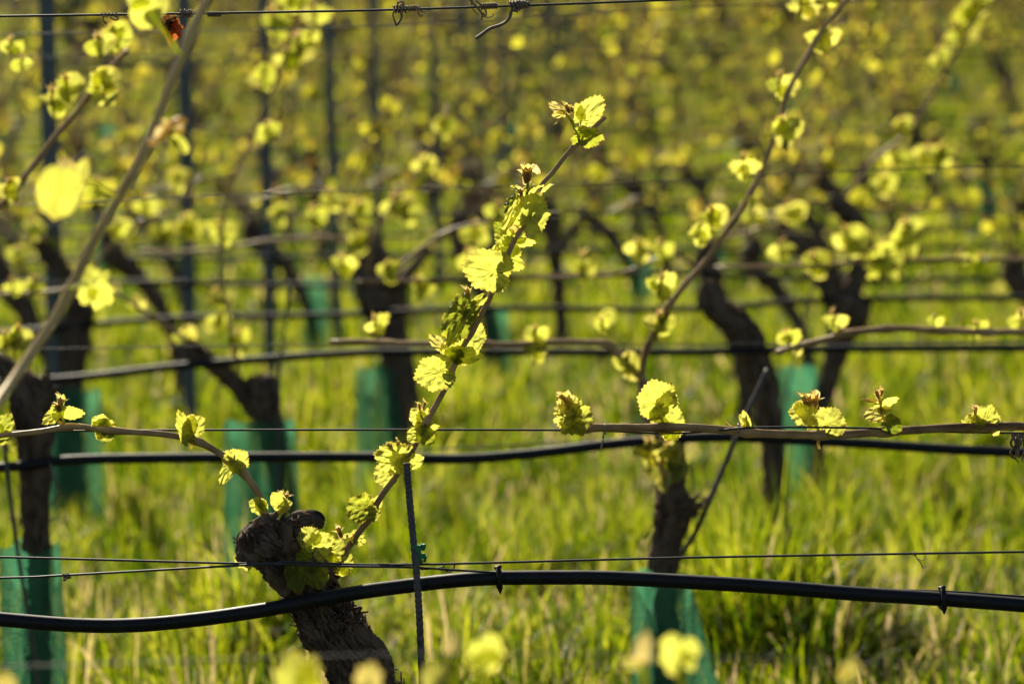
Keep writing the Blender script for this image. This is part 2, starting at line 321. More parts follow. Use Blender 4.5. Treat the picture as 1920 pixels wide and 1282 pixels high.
# ------------------------------------------------------------------ ground
def ground():
    xs = np.concatenate([np.linspace(-160, -14, 18), np.linspace(-12, 12, 49), np.linspace(14, 160, 18)]); ys = np.concatenate([np.linspace(-30, -1, 10), np.linspace(0, 60, 121), np.linspace(63, 330, 40)])
    v = [(x, y, zt(x, y) + (.03 * noise.noise((x * .9, y * .9, 0)) if abs(x) < 20 else 0) - .02) for y in ys for x in xs]; nx = len(xs)
    f = [(j * nx + i, j * nx + i + 1, (j + 1) * nx + i + 1, (j + 1) * nx + i) for j in range(len(ys) - 1) for i in range(nx - 1)]
    me = bpy.data.meshes.new('ground'); me.from_pydata(v, [], f); me.materials.append(M['soil']); me.polygons.foreach_set('use_smooth', [True] * len(f))
    tag(link('ground', me), 'gently rising vineyard ground of soil and turf', 'ground', kind='structure')
ground()
def grass():
    rg = np.random.default_rng(3); VS = []; TS = []; NB = 0
    def zone(y0, y1, dens, per, h0, h1, w0, sp, tn):
        """tufts: dens per square metre, per blades each, arching outwards from the tuft"""
        hw = lambda y: .165 * y + .85
        n = int((y1 - y0) * 2 * hw(y1) * dens)
        y = rg.uniform(y0, y1, n); x = rg.uniform(-hw(y1), hw(y1), n); k = np.abs(x) < hw(y); x, y = x[k], y[k]
        if tn >= 0 and h0 > .09:                      # dense clumps
            cs = ([(.49, 6.75), (.47, 6.55), (.51, 6.9), (.49, 6.65), (.45, 6.8), (.53, 6.7)] * 2 + [(-.48, 6.75), (-.42, 6.85), (-.31, 8.3), (.65, 8.3)] if y0 < 6 else []) + [(rg.uniform(-hw(c), hw(c)), c) for c in rg.uniform(y0, y1, 36)]
            for cx_, cy_ in cs: x = np.append(x, rg.normal(cx_, .09, 26)); y = np.append(y, rg.normal(cy_, .09, 26))
        # strip under each vine row: short, thin and drier
        ph = (y - 4.0) / 1.65; strip = np.exp(-((ph - np.round(ph)) * 1.65 / .30) ** 2)
        patch = np.array([noise.noise((a * 1.1, b * 1.1, 5.0)) + .6 * noise.noise((a * 3.3, b * 3.3, 1.0)) for a, b in zip(x, y)])
        p2 = np.array([noise.noise((a * 1.6 + 9, b * .9, 2.0)) for a, b in zip(x, y)])
        keep = rg.random(len(x)) > strip * .4 + np.clip(-patch * .6, 0, .5); x, y, strip, patch, p2 = x[keep], y[keep], strip[keep], patch[keep], p2[keep]
        th = rg.uniform(h0, h1, len(x)) * (1 - .62 * strip) * (1 + .35 * patch) * (1 + .75 * np.exp(-((x - .49) / .2) ** 2 - ((y - 6.6) / .35) ** 2) + .55 * np.exp(-((x + .48) / .16) ** 2 - ((y - 6.75) / .2) ** 2) + .5 * np.exp(-((x + .31) / .12) ** 2 - ((y - 8.35) / .25) ** 2) + .4 * np.exp(-((x - .65) / .12) ** 2 - ((y - 8.35) / .25) ** 2)); tt = rg.normal(.03 + tn, .34, len(x)) + .3 * patch
        x, y, strip, patch, th, tt, p2 = [np.repeat(q, per) for q in (x, y, strip, patch, th, tt, p2)]; n = len(x)
        az = rg.uniform(0, 2 * np.pi, n); dx, dy = np.cos(az), np.sin(az); rd = np.abs(rg.normal(0, sp, n)); x = x + dx * rd; y = y + dy * rd
        h = th * rg.uniform(.45, 1.15, n); bend = np.clip(np.abs(rg.normal(.25, .45, n)) + rd / sp * .10, 0, 1.1)
        az2 = az + np.pi / 2 + rg.normal(0, .7, n); sx, sy = np.cos(az2), np.sin(az2); wd = w0 * rg.uniform(.4, 1.5, n); weed = rg.random(n) < .10; wd = np.where(weed, wd * 3.4, wd); h = np.where(weed, h * .55, h)
        straw = sum(np.exp(-((x - a) / .16) ** 2 - ((y - b) / .5) ** 2) for a, b in ((-.72, 6.5), (-.27, 6.4), (.70, 6.5), (.05, 7.2), (-.6, 5.5), (.9, 5.4), (.2, 5.3)))
        dry = rg.random(n) < .85 * np.clip(straw, 0, 1) +  (.06 + .36 * strip + .7 * np.clip(p2 * 4 - .3, 0, 1)); tone = np.where(dry, rg.uniform(.55, 1, n), np.clip(tt + rg.normal(0, .2, n), -1, .3))
        z0 = np.array([zt(0, b) for b in y]) - .03
        dry = rg.random(n) < (.05 + .42 * strip + .10 * (patch < -.15)); tone = np.where(dry, rg.uniform(.5, 1, n), rg.uniform(-.75, .22, n) + .25 * patch)
        h = np.where(dry, h * (.85 + .2 * np.clip(straw, 0, 1)), h * (1 - .4 * np.clip(straw, 0, 1))); pts = []
        for t, wf in ((0, .8), (.4, 1), (.75, .8), (1, 0)):
            bx = x + dx * bend * h * t ** 2; by = y + dy * bend * h * t ** 2; bz = z0 + h * (t - .55 * bend * t ** 2.2)
            if wf: pts.append(np.stack([bx - sx * wd * wf, by - sy * wd * wf, bz], 1)); pts.append(np.stack([bx + sx * wd * wf, by + sy * wd * wf, bz], 1))
            else: pts.append(np.stack([bx, by, bz], 1))
        VS.append(np.stack(pts, 1).reshape(-1, 3)); TS.append(np.repeat(tone, 7)); return n
    for a in ((2.9, 4.6, 40, 14, .08, .2, .0024, .03, 0), (4.6, 9.5, 230, 26, .10, .24, .0019, .045, .04), (9.5, 16, 130, 22, .13, .26, .0034, .045, .04), (16, 48, 50, 14, .10, .22, .007, .06, -.35)): NB += zone(*a)
    V = np.concatenate(VS); T = np.concatenate(TS); nb = len(V) // 7
    quad = np.array([0, 1, 3, 2, 2, 3, 5, 4, 4, 5, 6]); loops = (quad[None] + 7 * np.arange(nb)[:, None]).ravel()
    me = bpy.data.meshes.new('grass'); me.vertices.add(len(V)); me.vertices.foreach_set('co', V.astype(np.float32).ravel())
    me.loops.add(len(loops)); me.loops.foreach_set('vertex_index', loops.astype(np.int32))
    starts = (np.array([0, 4, 8])[None] + 11 * np.arange(nb)[:, None]).ravel(); me.polygons.add(len(starts)); me.polygons.foreach_set('loop_start', starts.astype(np.int32))
    me.attributes.new('tone', 'FLOAT', 'POINT').data.foreach_set('value', T.astype(np.float32))
    me.update(calc_edges=True); me.validate(); me.polygons.foreach_set('use_smooth', [True] * len(starts)); me.materials.append(M['grass'])
    tag(link('grass', me), 'long sunlit green grass with dry straw between the vine rows', 'grass', kind='stuff')
grass()

# ------------------------------------------------------------------ front row: wires, hose, clips
Y0 = rowY(0)
def px_tube(name, pts, Y, r, mat_, label, cat, group=None, sides=8, n=5, bump=0., r_end=None):
    w_ = [P(p[0], p[1], Y + (p[2] if len(p) > 2 else 0)) for p in pts]; q = spline(w_, n); m = MB()
    rad = r if r_end is None else [r + (r_end - r) * i / (len(q) - 1) for i in range(len(q))]
    base = Vector(q[0]); m_ = MB(); tube(m_, q, rad, sides, 0, bump, 90)
    return tag(link(name, m_.mesh(name, [mat_])), label, cat, group)
px_tube('trellis_wire', [(-500, 39), (0, 31), (640, 21), (1000, 10), (1240, 1), (1500, -9), (2400, -30)], Y0, .0013, M['wire'], 'sharp steel wire along the top of the photo, wound with dried tendrils', 'wire', 'wires of the front row')
px_tube('trellis_wire', [(-500, 812, .012), (0, 809, .012), (380, 806, .012), (1040, 806, .012), (1240, 812, .012), (1330, 808, .0), (1420, 801, -.012), (1600, 802, -.012), (1720, 806, .0), (1850, 811, .012), (2400, 818, .012)], Y0, .0012, M['wire'], 'sharp steel wire carrying the thick horizontal cane on the right', 'wire', 'wires of the front row')
px_tube('trellis_wire', [(-500, 1036, -.05), (0, 1044, -.05), (460, 1056, -.06), (530, 1053, -.06), (600, 1055, -.06), (770, 1058, -.05), (1280, 1045, -.04), (1920, 1034, -.04), (2400, 1026, -.04)], Y0, .0013, M['wire'], 'sharp low steel wire rising to the right above the black hose', 'wire', 'wires of the front row')
px_tube('trellis_wire', [(-500, 1092, -.04), (0, 1083, -.045), (120, 1078, -.05), (440, 1060, -.062), (520, 1057, -.064), (640, 1061, -.062), (770, 1063, -.05), (850, 1068, -.035), (930, 1073, -.025), (1000, 1078, -.018), (1290, 1091, -.016), (1500, 1101, -.016), (1765, 1108, -.01), (1920, 1118, -.01), (2400, 1150, -.01)], Y0, .0013, M['wire'], 'sharp low steel wire sinking to the right onto the black hose', 'wire', 'wires of the front row')
HOSE0 = [(-500, 1130), (-120, 1150), (0, 1160), (120, 1170), (230, 1172), (350, 1163), (500, 1142), (640, 1115), (770, 1097), (860, 1087), (930, 1083), (1050, 1082), (1150, 1083), (1290, 1090), (1450, 1100), (1600, 1112), (1760, 1122), (1920, 1134), (2400, 1175)]
px_tube('drip_hose', [(a, b, -.04 if a < 700 else -.02 - .0 * a) for a, b in HOSE0], Y0, .0082, M['hose'], 'thick black irrigation hose of the front row passing before the gnarled trunk', 'hose', 'drip hoses along the rows', 14, 6, .03)
def hose_clip(px, py, label):
    m = MB(); c = P(px, py, Y0 - .02); k = 1 / S(Y0)
    pts = [c + Vector((k * 12 * math.sin(a) * .12 + k * 4 * math.sin(a), -math.sin(a + .4) * .012, k * (19 * math.cos(a) - 0))) for a in [i * 2 * math.pi / 14 for i in range(15)]]
    tube(m, pts, .0019, 8, 0)
    tube(m, [c + Vector((-k * 7, -.006, k * 23)), c + Vector((-k * 2, -.008, k * 20)), c + Vector((k * 4, -.006, k * 25))], [.0016, .0034, .0022], 8, 0)
    tube(m, [c + Vector((0, -.011, k * 22)), c + Vector((k, -.0125, 0)), c + Vector((k * 2, -.0105, -k * 15)), c + Vector((k * 3, -.006, -k * 27))], [.0030, .0022, .0036, .0008], 8, 0)
    tag(link('hose_clip', m.mesh('hose_clip', [M['hose']])), label, 'clip', 'black clips on the front hose')
hose_clip(935, 1084, 'black plastic clip hanging the front hose right of the metal stake')
hose_clip(1766, 1122, 'black plastic clip on the front hose near the right edge')
# steel stake with green clip
def stake():
    m = MB(); q = spline([P(762, 868, Y0 - .035), P(770, 960, Y0 - .038), P(783, 1100, Y0 - .06), P(790, 1240, Y0 - .06), P(806, 1620, Y0 - .05), P(812, 1870, Y0 - .05)], 40)
    rad = [.0036 + (.0005 if (i % 4) < 2 else 0) for i in range(len(q))]; tube(m, q, rad, 10, 0, .05, 200)
    tag(link('metal_stake', m.mesh('metal_stake', [M['rod']])), 'thin ribbed steel stake standing upright in front of the hose', 'stake')
    m = MB(); k = 1 / S(Y0)
    def box(cx, cy, w_, h_, dy, dd=.007, rot=0.):
        c = P(cx, cy, Y0 - .047 + dy); R_ = Matrix.Rotation(rot, 3, 'Y'); v = []
        for sx, sz, sy in [(a, b, c_) for a in (-1, 1) for b in (-1, 1) for c_ in (-1, 1)]: v.append(c + R_ @ Vector((sx * w_ * k / 2, sy * dd / 2, sz * h_ * k / 2)))
        m.add(v, [(0, 1, 3, 2), (4, 6, 7, 5), (0, 4, 5, 1), (2, 3, 7, 6), (0, 2, 6, 4), (1, 5, 7, 3)])
    box(781, 1039, 17, 36, 0, .012); box(793, 1025, 9, 12, 0, .01, .2); box(796, 1023, 5, 8, -.003, .008); box(792, 1042, 12, 9, 0, .009, -.15); box(797, 1047, 5, 12, .002, .009, .2); box(789, 1052, 8, 6, 0, .008); box(776, 1021, 7, 5, 0, .009)
    me = m.mesh('stake_clip', [M['clip']], False); o = link('stake_clip', me); b = o.modifiers.new('b', 'BEVEL'); b.width = .0008; b.segments = 2
    tag(o, 'small bright green plastic clip on the thin steel stake', 'clip')
stake()
def coil(m, p0, p1, turns, R, r, Y, n=16, k2=0.):
    a, b = P(*p0, Y), P(*p1, Y); d = (b - a); o = d.normalized().orthogonal().normalized(); s = d.normalized().cross(o); q = []
    N_ = int(turns * n)
    for i in range(N_ + 1):
        t = i / N_; an = t * turns * 6.283; rr = R * (1 + k2 * noise.noise((t * 5, p0[0], 0)))
        q.append(a + d * t + o * math.cos(an) * rr + s * math.sin(an) * rr)
    tube(m, q, r, 6, 0, .15, 400)
def tendrils():
    k = 1 / S(Y0); G = 'dried tendrils wound on the top wire'
    def strand(m, pts, r, r1=None):
        q = spline([P(*p, Y0 - .006) for p in pts], 5); tube(m, q, [r + ((r1 or r) - r) * i / (len(q) - 1) for i in range(len(q))], 6, 0, .2, 300)
    m = MB(); coil(m, (190, 29), (224, 28), 5, 4.5 * k, 1.3 * k, Y0, k2=.5); strand(m, [(196, 30), (193, 38), (200, 46), (196, 40)], 1.2 * k); strand(m, [(215, 30), (222, 36), (216, 38), (206, 33)], 1.2 * k)
    tag(link('dried_tendril', m.mesh('dried_tendril', [M['twig']])), 'small dried tendril curl on the top wire, the leftmost one', 'tendril', G)
    m = MB(); coil(m, (338, 26), (362, 26), 6, 7 * k, 1.4 * k, Y0, k2=.8); coil(m, (388, 27), (414, 27), 6, 4.2 * k, 1.4 * k, Y0); strand(m, [(362, 26), (372, 20), (388, 26)], 1.1 * k); strand(m, [(340, 24), (346, 10), (350, 2)], .9 * k, .4 * k)
    tag(link('dried_tendril', m.mesh('dried_tendril', [M['twig']])), 'dried tendril coil on the top wire behind the blurred cane', 'tendril', G)
    m = MB(); coil(m, (738, 18), (762, 16), 4, 6.5 * k, 1.8 * k, Y0, k2=.5); coil(m, (764, 17), (785, 15), 4, 4.5 * k, 1.7 * k, Y0)
    strand(m, [(740, 18), (737, 30), (742, 44), (744, 47)], 1.5 * k); strand(m, [(752, 20), (753, 34), (744, 47), (742, 46)], 2.2 * k, 2.0 * k); strand(m, [(782, 16), (786, 28), (790, 31), (793, 28)], 1.5 * k, 1.2 * k); strand(m, [(784, 16), (792, 22), (797, 21)], 1.3 * k); strand(m, [(746, 14), (746, 5), (754, 4), (757, 8), (750, 9)], 1.6 * k)
    tag(link('dried_tendril', m.mesh('dried_tendril', [M['twig']])), 'knotted dried tendril with a hanging loop on the top wire', 'tendril', G)
    m = MB(); coil(m, (900, 13), (933, 11), 7, 4.6 * k, 1.9 * k, Y0); strand(m, [(880, -3), (888, 8), (896, 16), (904, 28), (902, 38)], 2.6 * k, 1.6 * k); strand(m, [(892, 2), (900, 8), (908, 16), (912, 26), (909, 30), (906, 24)], 1.6 * k); strand(m, [(902, 31), (915, 33), (923, 31), (925, 26)], 1.2 * k); strand(m, [(883, 0), (886, 16), (896, 28)], 1.0 * k)
    tag(link('dried_tendril', m.mesh('dried_tendril', [M['twig']])), 'woolly dried tendril coil on the top wire left of the hanging twig', 'tendril', G)
    m = MB(); coil(m, (956, 10), (990, 8), 6, 5.6 * k, 2.6 * k, Y0, k2=.4); coil(m, (962, 14), (980, 8), 3, 8 * k, 2.4 * k, Y0, k2=.4)
    strand(m, [(972, 22), (962, 20), (958, 24), (955, 34), (945, 44), (930, 50), (918, 54), (906, 63), (892, 73)], 2.8 * k, 3.4 * k)
    tag(link('dead_twig', m.mesh('dead_twig', [M['twig']])), 'broken brown twig hanging from its coil on the top wire', 'twig')
    m = MB(); strand(m, [(1715, 1038), (1719, 1046), (1727, 1056), (1730, 1064), (1735, 1060)], 1.2 * k); strand(m, [(1733, 1036), (1735, 1045), (1728, 1050), (1722, 1047)], 1.0 * k); coil(m, (1712, 1038), (1718, 1037), 2, 3 * k, 1.1 * k, Y0 - .04)
    tag(link('dried_tendril', m.mesh('dried_tendril', [M['tie']])), 'tiny pale tendril hook on the low wire near the right edge', 'tendril')
    m = MB(); coil(m, (118, 1079), (132, 1078), 3, 4.5 * k, 1.6 * k, Y0 - .05, k2=.9); strand(m, [(122, 1078), (120, 1088), (126, 1084), (134, 1082)], 1.5 * k)
    tag(link('dried_tendril', m.mesh('dried_tendril', [M['twig']])), 'dark tendril knot on the crossing low wire at left', 'tendril')
    m = MB(); strand(m, [(752, 1056), (765, 1056), (775, 1063), (795, 1067), (820, 1064), (832, 1060)], 1.2 * k); strand(m, [(830, 1060), (836, 1069), (845, 1071), (851, 1065), (852, 1058)], 1.4 * k)
    tag(link('wire_hook', m.mesh('wire_hook', [M['wire']])), 'bent wire hook joining the low wires beside the stake', 'wire hook')
    # red dried leaf
    m = MB(); r_ = random.Random(5)
    for bx, by, tx, ty, tn, wf in ((318, 40, 306, 58, -.8, .7), (322, 45, 334, 76, 1, .5), (315, 48, 318, 72, .6, .45), (326, 52, 340, 66, .9, .7), (320, 46, 310, 66, .7, .5), (314, 42, 322, 56, -.9, .8)):
        B = P(bx, by, Y0 + r_.uniform(-.01, .01)); T_ = P(tx, ty, Y0 + r_.uniform(-.012, .012)); put_leaf(m, B, T_, facing(B, T_ - B, r_.uniform(-50, 50)), wf, 2, r_.randrange(4), tn, .8, .5)
    tube(m, [P(328, 30, Y0), P(322, 38, Y0), P(318, 46, Y0)], .0008, 6, 0, tone=-.9)
    tag(link('dried_leaf', m.mesh('dried_leaf', [M['dryleaf']])), 'crumpled red and black dried leaf hanging under the top wire', 'dried leaf')
tendrils()

# ------------------------------------------------------------------ front vine
VF = empty('grapevine', P(850, 1960, Y0) * 1.0, 'gnarled old grapevine in sharp focus with two leafy canes on its knobbly head', 'grapevine', 'grapevines of the front row')
VF.location.z = 0
def front_trunk():
    r_ = random.Random(11); m = MB(); k = 1 / S(Y0)
    pp = lambda x, y, d=0: P(x, y, Y0 + d)
    bark_tube(m, [pp(880, 1900, .0), pp(800, 1600, 0), pp(745, 1400, 0), pp(692, 1290, 0), pp(648, 1215, 0), pp(602, 1145, 0), pp(570, 1090, 0), pp(553, 1040, 0), pp(540, 1005, 0), pp(537, 996, 0)],
              [a * k * .76 for a in (75, 62, 56, 54, 54, 47, 39, 36, 26, 8)], 140, 18, 3.1, .46, .36, 520, .08, r_, 5., 18)
    bark_tube(m, [pp(560, 1060, -.01), pp(520, 1030, -.012), pp(488, 1008, -.012), pp(468, 990, -.01), pp(462, 984, -.01)], [a * k for a in (26, 36, 36, 25, 8)], 90, 14, 8.2, .42, .6, 90, .02, r_, 5., 34)
    bark_tube(m, [pp(545, 1060, 0), pp(520, 1020, .012), pp(512, 990, .015), pp(515, 974, .015)], [a * k for a in (26, 32, 23, 9)], 90, 14, 1.7, .42, .6, 70, .018, r_, 5., 40)
    bark_tube(m, [pp(560, 1050, .0), pp(556, 1010, -.006), pp(562, 985, -.006), pp(580, 976, -.004), pp(596, 982, -.004), pp(598, 988, 0)], [a * k for a in (28, 30, 22, 15, 11, 3)], 70, 12, 5.9, .3, .5, 30, .02, r_, 5., 40)
    bark_tube(m, [pp(545, 1030, -.02), pp(540, 985, -.02), pp(545, 972, -.02)], [a * k for a in (20, 16, 10)], 50, 10, 9.9, .3, .5, 25, .025, r_)
    bark_tube(m, [pp(585, 1075, .0), pp(600, 1085, -.01), pp(606, 1105, -.005)], [a * k for a in (28, 22, 8)], 50, 10, 4.4, .3, .5, 20, .03, r_)
    bark_tube(m, [pp(625, 1180, -.01), pp(648, 1160, -.018), pp(655, 1150, -.02)], [a * k for a in (26, 17, 7)], 50, 10, 6.4, .35, .6, 40, .03, r_)
    bark_tube(m, [pp(480, 1040, -.02), pp(500, 1060, -.025), pp(520, 1085, -.02), pp(545, 1110, -.02)], [a * k for a in (8, 14, 16, 12)], 40, 10, 2.4, .3, .6, 30, .03, r_)
    bark_tube(m, [pp(468, 1000, -.03), pp(473, 1025, -.035), pp(482, 1040, -.03)], [a * k for a in (6, 12, 7)], 40, 8, 7.4, .3, .6, 14, .02, r_)
    link('trunk', m.mesh('trunk', [M['bark']]), VF)
front_trunk()
SEED = [100]
def L(cane, bx, by, tx, ty, wf=.9, tone=0., roll=None, kind=0, bd=0., td=0., fold=None, curl=None, Y=Y0, var=None):
    SEED[0] += 1; r_ = random.Random(SEED[0])
    B = P(bx, by, Y + bd); bx, by, tx, ty = (bx, by, bx + (tx - bx) * 1.12, by + (ty - by) * 1.12); T_ = P(tx, ty, Y + bd + td + r_.uniform(-.006, .006)); roll = r_.uniform(-28, 28) if roll is None else roll
    leaf_obj(cane, B, T_, facing(B, T_ - B, roll), wf=wf, kind=kind, var=r_.randrange(4) if var is None else var, tone=tone + r_.uniform(-.06, .06),
             fold=r_.uniform(-.05, .16) if fold is None else fold, curl=r_.uniform(-.10, .14) if curl is None else curl)
def stems(cane, items, Y=Y0, buds=(), name='shoot'):
    """green stems + petioles + bud tips of one shoot, one mesh"""
    m = MB(); k = 1 / S(Y); r_ = random.Random(SEED[0])
    for pts, r0, r1, tone in items:
        q = spline([P(p[0], p[1], Y + (p[2] if len(p) > 2 else 0)) for p in pts], 5); tube(m, q, [(r0 + (r1 - r0) * i / (len(q) - 1)) * k for i in range(len(q))], 8, 0, .12, 300, tone=tone)
    for bx, by, tx, ty in buds: bud(m, P(bx, by, Y), P(tx, ty, Y - .004), r_, 0, True, .62)
    return link(name, m.mesh(name, [M['leaf']]), cane)
def cane_px(vine, pts, Y, r0, r1, nodes=(), seed=0., sides=14, label=None):
    m = cane_mesh([P(p[0], p[1], Y + (p[2] if len(p) > 2 else 0)) for p in pts], r0, r1, [P(a, b, Y) for a, b in nodes], sides, 7, seed, .0012)
    o = link('cane', m.mesh('cane', [M['cane']]), vine)
    if label: o['label'] = label
    return o
kk = 1 / S(Y0)
A = cane_px(VF, [(600, 1085, -.01), (628, 1060), (665, 1010), (690, 975), (715, 930), (745, 890), (775, 840), (800, 790), (830, 735), (845, 700), (868, 652), (885, 620), (908, 578), (930, 530), (945, 495), (965, 450), (985, 415), (1000, 380), (1016, 347), (1036, 324), (1062, 290), (1083, 266), (1104, 246), (1134, 219)], Y0, 6.3 * kk, 4.2 * kk,
            [(692, 972), (765, 855), (800, 795), (842, 708), (883, 622), (945, 495), (984, 416), (1083, 268)], 1., label='long slanting cane carrying the largest leaves')
# top shoot
stems(A, [([(1084, 266), (1079, 245), (1070, 226), (1060, 213)], 3.2, 2, -.5), ([(1086, 258), (1088, 242), (1089, 227)], 1.7, 1.3, -.45), ([(1060, 213), (1050, 205)], 1.4, 1, .2), ([(1072, 230), (1075, 215)], 1.6, 1, -.3)], buds=[(1068, 213, 1059, 192), (1073, 212, 1071, 198)])
L(A, 1089, 227, 1127, 186, .62, .02, 5, 1, fold=.05, curl=.05); L(A, 1092, 222, 1080, 196, .5, 0, 10, 1)
L(A, 1094, 255, 1129, 263, .72, -.42, 35, 0, -.01); L(A, 1092, 250, 1112, 243, .55, -.1, 70, 0, -.012)
L(A, 1056, 209, 1031, 196, .5, .55, 20, 1); L(A, 1060, 212, 1037, 217, .5, .35, -20, 1); L(A, 1053, 221, 1041, 234, .4, .5, 60, 1)
# second shoot
stems(A, [([(984, 416), (986, 390), (988, 360), (990, 338)], 4.2, 2.4, -.5), ([(984, 412), (975, 402), (965, 400)], 1.8, 1.3, -.1), ([(987, 372), (1000, 362)], 1.5, 1.2, -.3)], buds=[(986, 344, 983, 308), (978, 374, 974, 350), (992, 340, 992, 308)])
L(A, 992, 408, 1012, 367, .82, -.1, -12, 0, -.012); L(A, 984, 398, 969, 378, .7, -.12, 20, 0, .01); L(A, 966, 380, 947, 396, .85, -.5, 45, 0, .0)
L(A, 970, 384, 944, 436, .32, -.02, 30, 1, -.012); L(A, 994, 359, 1034, 349, .42, .0, 60, 2, 0); L(A, 973, 352, 957, 353, .5, .05, 30, 1); L(A, 980, 356, 1000, 346, .4, .1, -50, 1)
L(A, 999, 311, 1011, 325, .6, .75, 30, 1); L(A, 962, 455, 931, 441, .9, -.02, 10, 0, .006); L(A, 938, 432, 928, 418, .7, -.55, 30, 0); L(A, 962, 433, 960, 409, .5, .45, 10, 1); L(A, 968, 450, 1003, 457, .45, -.05, 50, 0, .008); L(A, 955, 448, 948, 428, .8, -.05)
# third
stems(A, [([(945, 495), (935, 500), (926, 509)], 2, 1.5, .1), ([(945, 495), (943, 480)], 2, 1.5, -.3), ([(958, 465), (962, 456)], 2, 1.5, -.2)])
L(A, 927, 509, 872, 499, .78, -.02, -8, 0, -.012, var=3); L(A, 940, 482, 978, 502, .82, -.22, 12, 2, .012, var=2); L(A, 938, 482, 928, 464, .9, -.1, 20, 0, .014)
# fourth
stems(A, [([(882, 624), (881, 600), (882, 575), (878, 556)], 4.0, 2.6, -.5), ([(882, 612), (874, 600), (867, 590)], 1.7, 1.3, .1), ([(880, 610), (890, 590), (897, 582)], 3, 2, -.2), ([(848, 702), (847, 685), (846, 668)], 3.4, 2.4, -.4)], buds=[(879, 560, 874, 534), (874, 590, 873, 572)])
L(A, 866, 588, 834, 640, .62, -.55, 35, 0, -.01, var=3); L(A, 872, 596, 836, 650, .24, -.1, 65, 0, -.016); L(A, 828, 652, 808, 628, .6, .3, 20, 1); L(A, 858, 666, 853, 631, .95, -.02, 5, 0, .004)
L(A, 856, 668, 834, 658, .7, -.4, -20, 0, -.004); L(A, 866, 664, 902, 667, .55, -.15, 25, 0, -.004); L(A, 884, 640, 901, 610, .7, .0, 0, 0, .03); L(A, 876, 571, 850, 566, .55, .1, 60, 1); L(A, 884, 576, 914, 557, .38, -.02, 50, 1); L(A, 886, 566, 906, 552, .35, -.25, 30, 1)
# fifth
stems(A, [([(842, 712), (834, 705), (825, 697)], 1.9, 1.4, .2)]); L(A, 825, 697, 781, 709, .82, .0, -6, 0, -.012, var=2); L(A, 836, 690, 824, 680, .7, -.15)
# sixth
stems(A, [([(799, 797), (790, 780), (788, 768)], 2.2, 1.4, -.2), ([(798, 800), (788, 812)], 2, 1.2, -.3)], buds=[(787, 768, 785, 752), (793, 766, 798, 751)])
L(A, 788, 786, 773, 768, .8, .1); L(A, 791, 784, 801, 767, .6, .05); L(A, 799, 802, 822, 799, .45, -.1, 40); L(A, 785, 811, 767, 826, .75, -.08, 15, 0, -.008); L(A, 795, 812, 812, 828, .85, -.45, -20, 0, -.008); L(A, 792, 800, 780, 792, .6, -.4)
# seventh
stems(A, [([(765, 857), (752, 862), (745, 855)], 2, 1.4, -.2), ([(748, 888), (738, 884), (730, 888)], 2, 1.4, -.1), ([(742, 858), (737, 843)], 2, 1.4, .1)], buds=[(738, 845, 727, 830), (744, 840, 748, 824)])
L(A, 750, 860, 706, 851, .75, .0, 10, 0, -.006, var=3); L(A, 750, 858, 736, 838, .85, .08); L(A, 768, 866, 792, 857, .7, .0, 15, 0, .006); L(A, 727, 888, 704, 898, .95, .02, 0); L(A, 752, 866, 740, 878, .8, -.3); L(A, 762, 850, 776, 842, .6, .05)
# eighth
stems(A, [([(694, 970), (690, 958), (686, 950)], 3, 1.8, -.1), ([(695, 968), (700, 955)], 2.6, 1.6, -.1)])
L(A, 684, 951, 654, 966, .9, -.38, 15, 0, -.01, var=3); L(A, 688, 966, 668, 983, .4, .0, 65, 0, -.015); L(A, 697, 958, 713, 931, .55, .2, 20, 1); L(A, 698, 962, 688, 928, .45, .2, 10, 1); L(A, 700, 966, 708, 948, .6, -.05)
stems(A, [([(655, 1024), (652, 1012), (650, 1000)], 2.6, 2, .3)], buds=[(640, 1008, 632, 983)]); L(A, 668, 1007, 685, 1014, .8, .0); L(A, 644, 1006, 661, 1000, .5, .25, 45, 1)
# left arching cane of the front vine
Bc = cane_px(VF, [(503, 1005), (497, 975), (486, 932), (472, 905), (455, 884), (430, 861), (400, 841), (369, 826), (330, 817), (278, 811), (215, 807), (171, 802), (134, 800), (67, 809), (0, 816), (-120, 822), (-300, 818)], Y0, 7.2 * kk, 4.8 * kk, [(455, 884), (368, 826), (212, 806), (128, 800), (497, 978)], 2., label='short arching cane bending left along the wire')
stems(Bc, [([(455, 882), (446, 872), (440, 866)], 2.6, 1.8, -.1), ([(446, 872), (432, 873)], 1.8, 1.4, .1)], buds=[(442, 866, 428, 850)])
L(Bc, 440, 866, 461, 849, .95, -.05, 5, 0, -.008); L(Bc, 438, 863, 418, 848, .8, -.1); L(Bc, 431, 873, 414, 906, .42, .0, 30); L(Bc, 445, 860, 440, 845, .8, .0)
stems(Bc, [([(368, 826), (362, 812), (358, 804)], 2.6, 1.8, .2), ([(365, 828), (358, 838), (356, 842)], 3.2, 2.0, .4)])
L(Bc, 348, 812, 336, 773, .42, -.12, 25, 0, -.008); L(Bc, 358, 804, 380, 786, .75, .0); L(Bc, 352, 801, 362, 779, .7, .0); L(Bc, 346, 806, 352, 785, .5, -.05)
L(Bc, 192, 800, 176, 783, .8, -.15); L(Bc, 196, 803, 203, 827, .9, -.1, 10); L(Bc, 186, 796, 190, 777, .8, .05); L(Bc, 198, 805, 184, 820, .7, -.25); L(Bc, 190, 792, 200, 785, .6, -.4)
stems(Bc, [([(122, 799), (118, 785), (113, 768)], 2.6, 1.8, .1), ([(122, 798), (108, 790)], 4.6, 3.0, .7)], buds=[(113, 770, 112, 740), (110, 772, 103, 755)])
L(Bc, 106, 774, 83, 793, .5, .0, 25); L(Bc, 118, 772, 156, 777, .5, .0, 45); L(Bc, 112, 764, 118, 741, .45, .1, 20, 1)
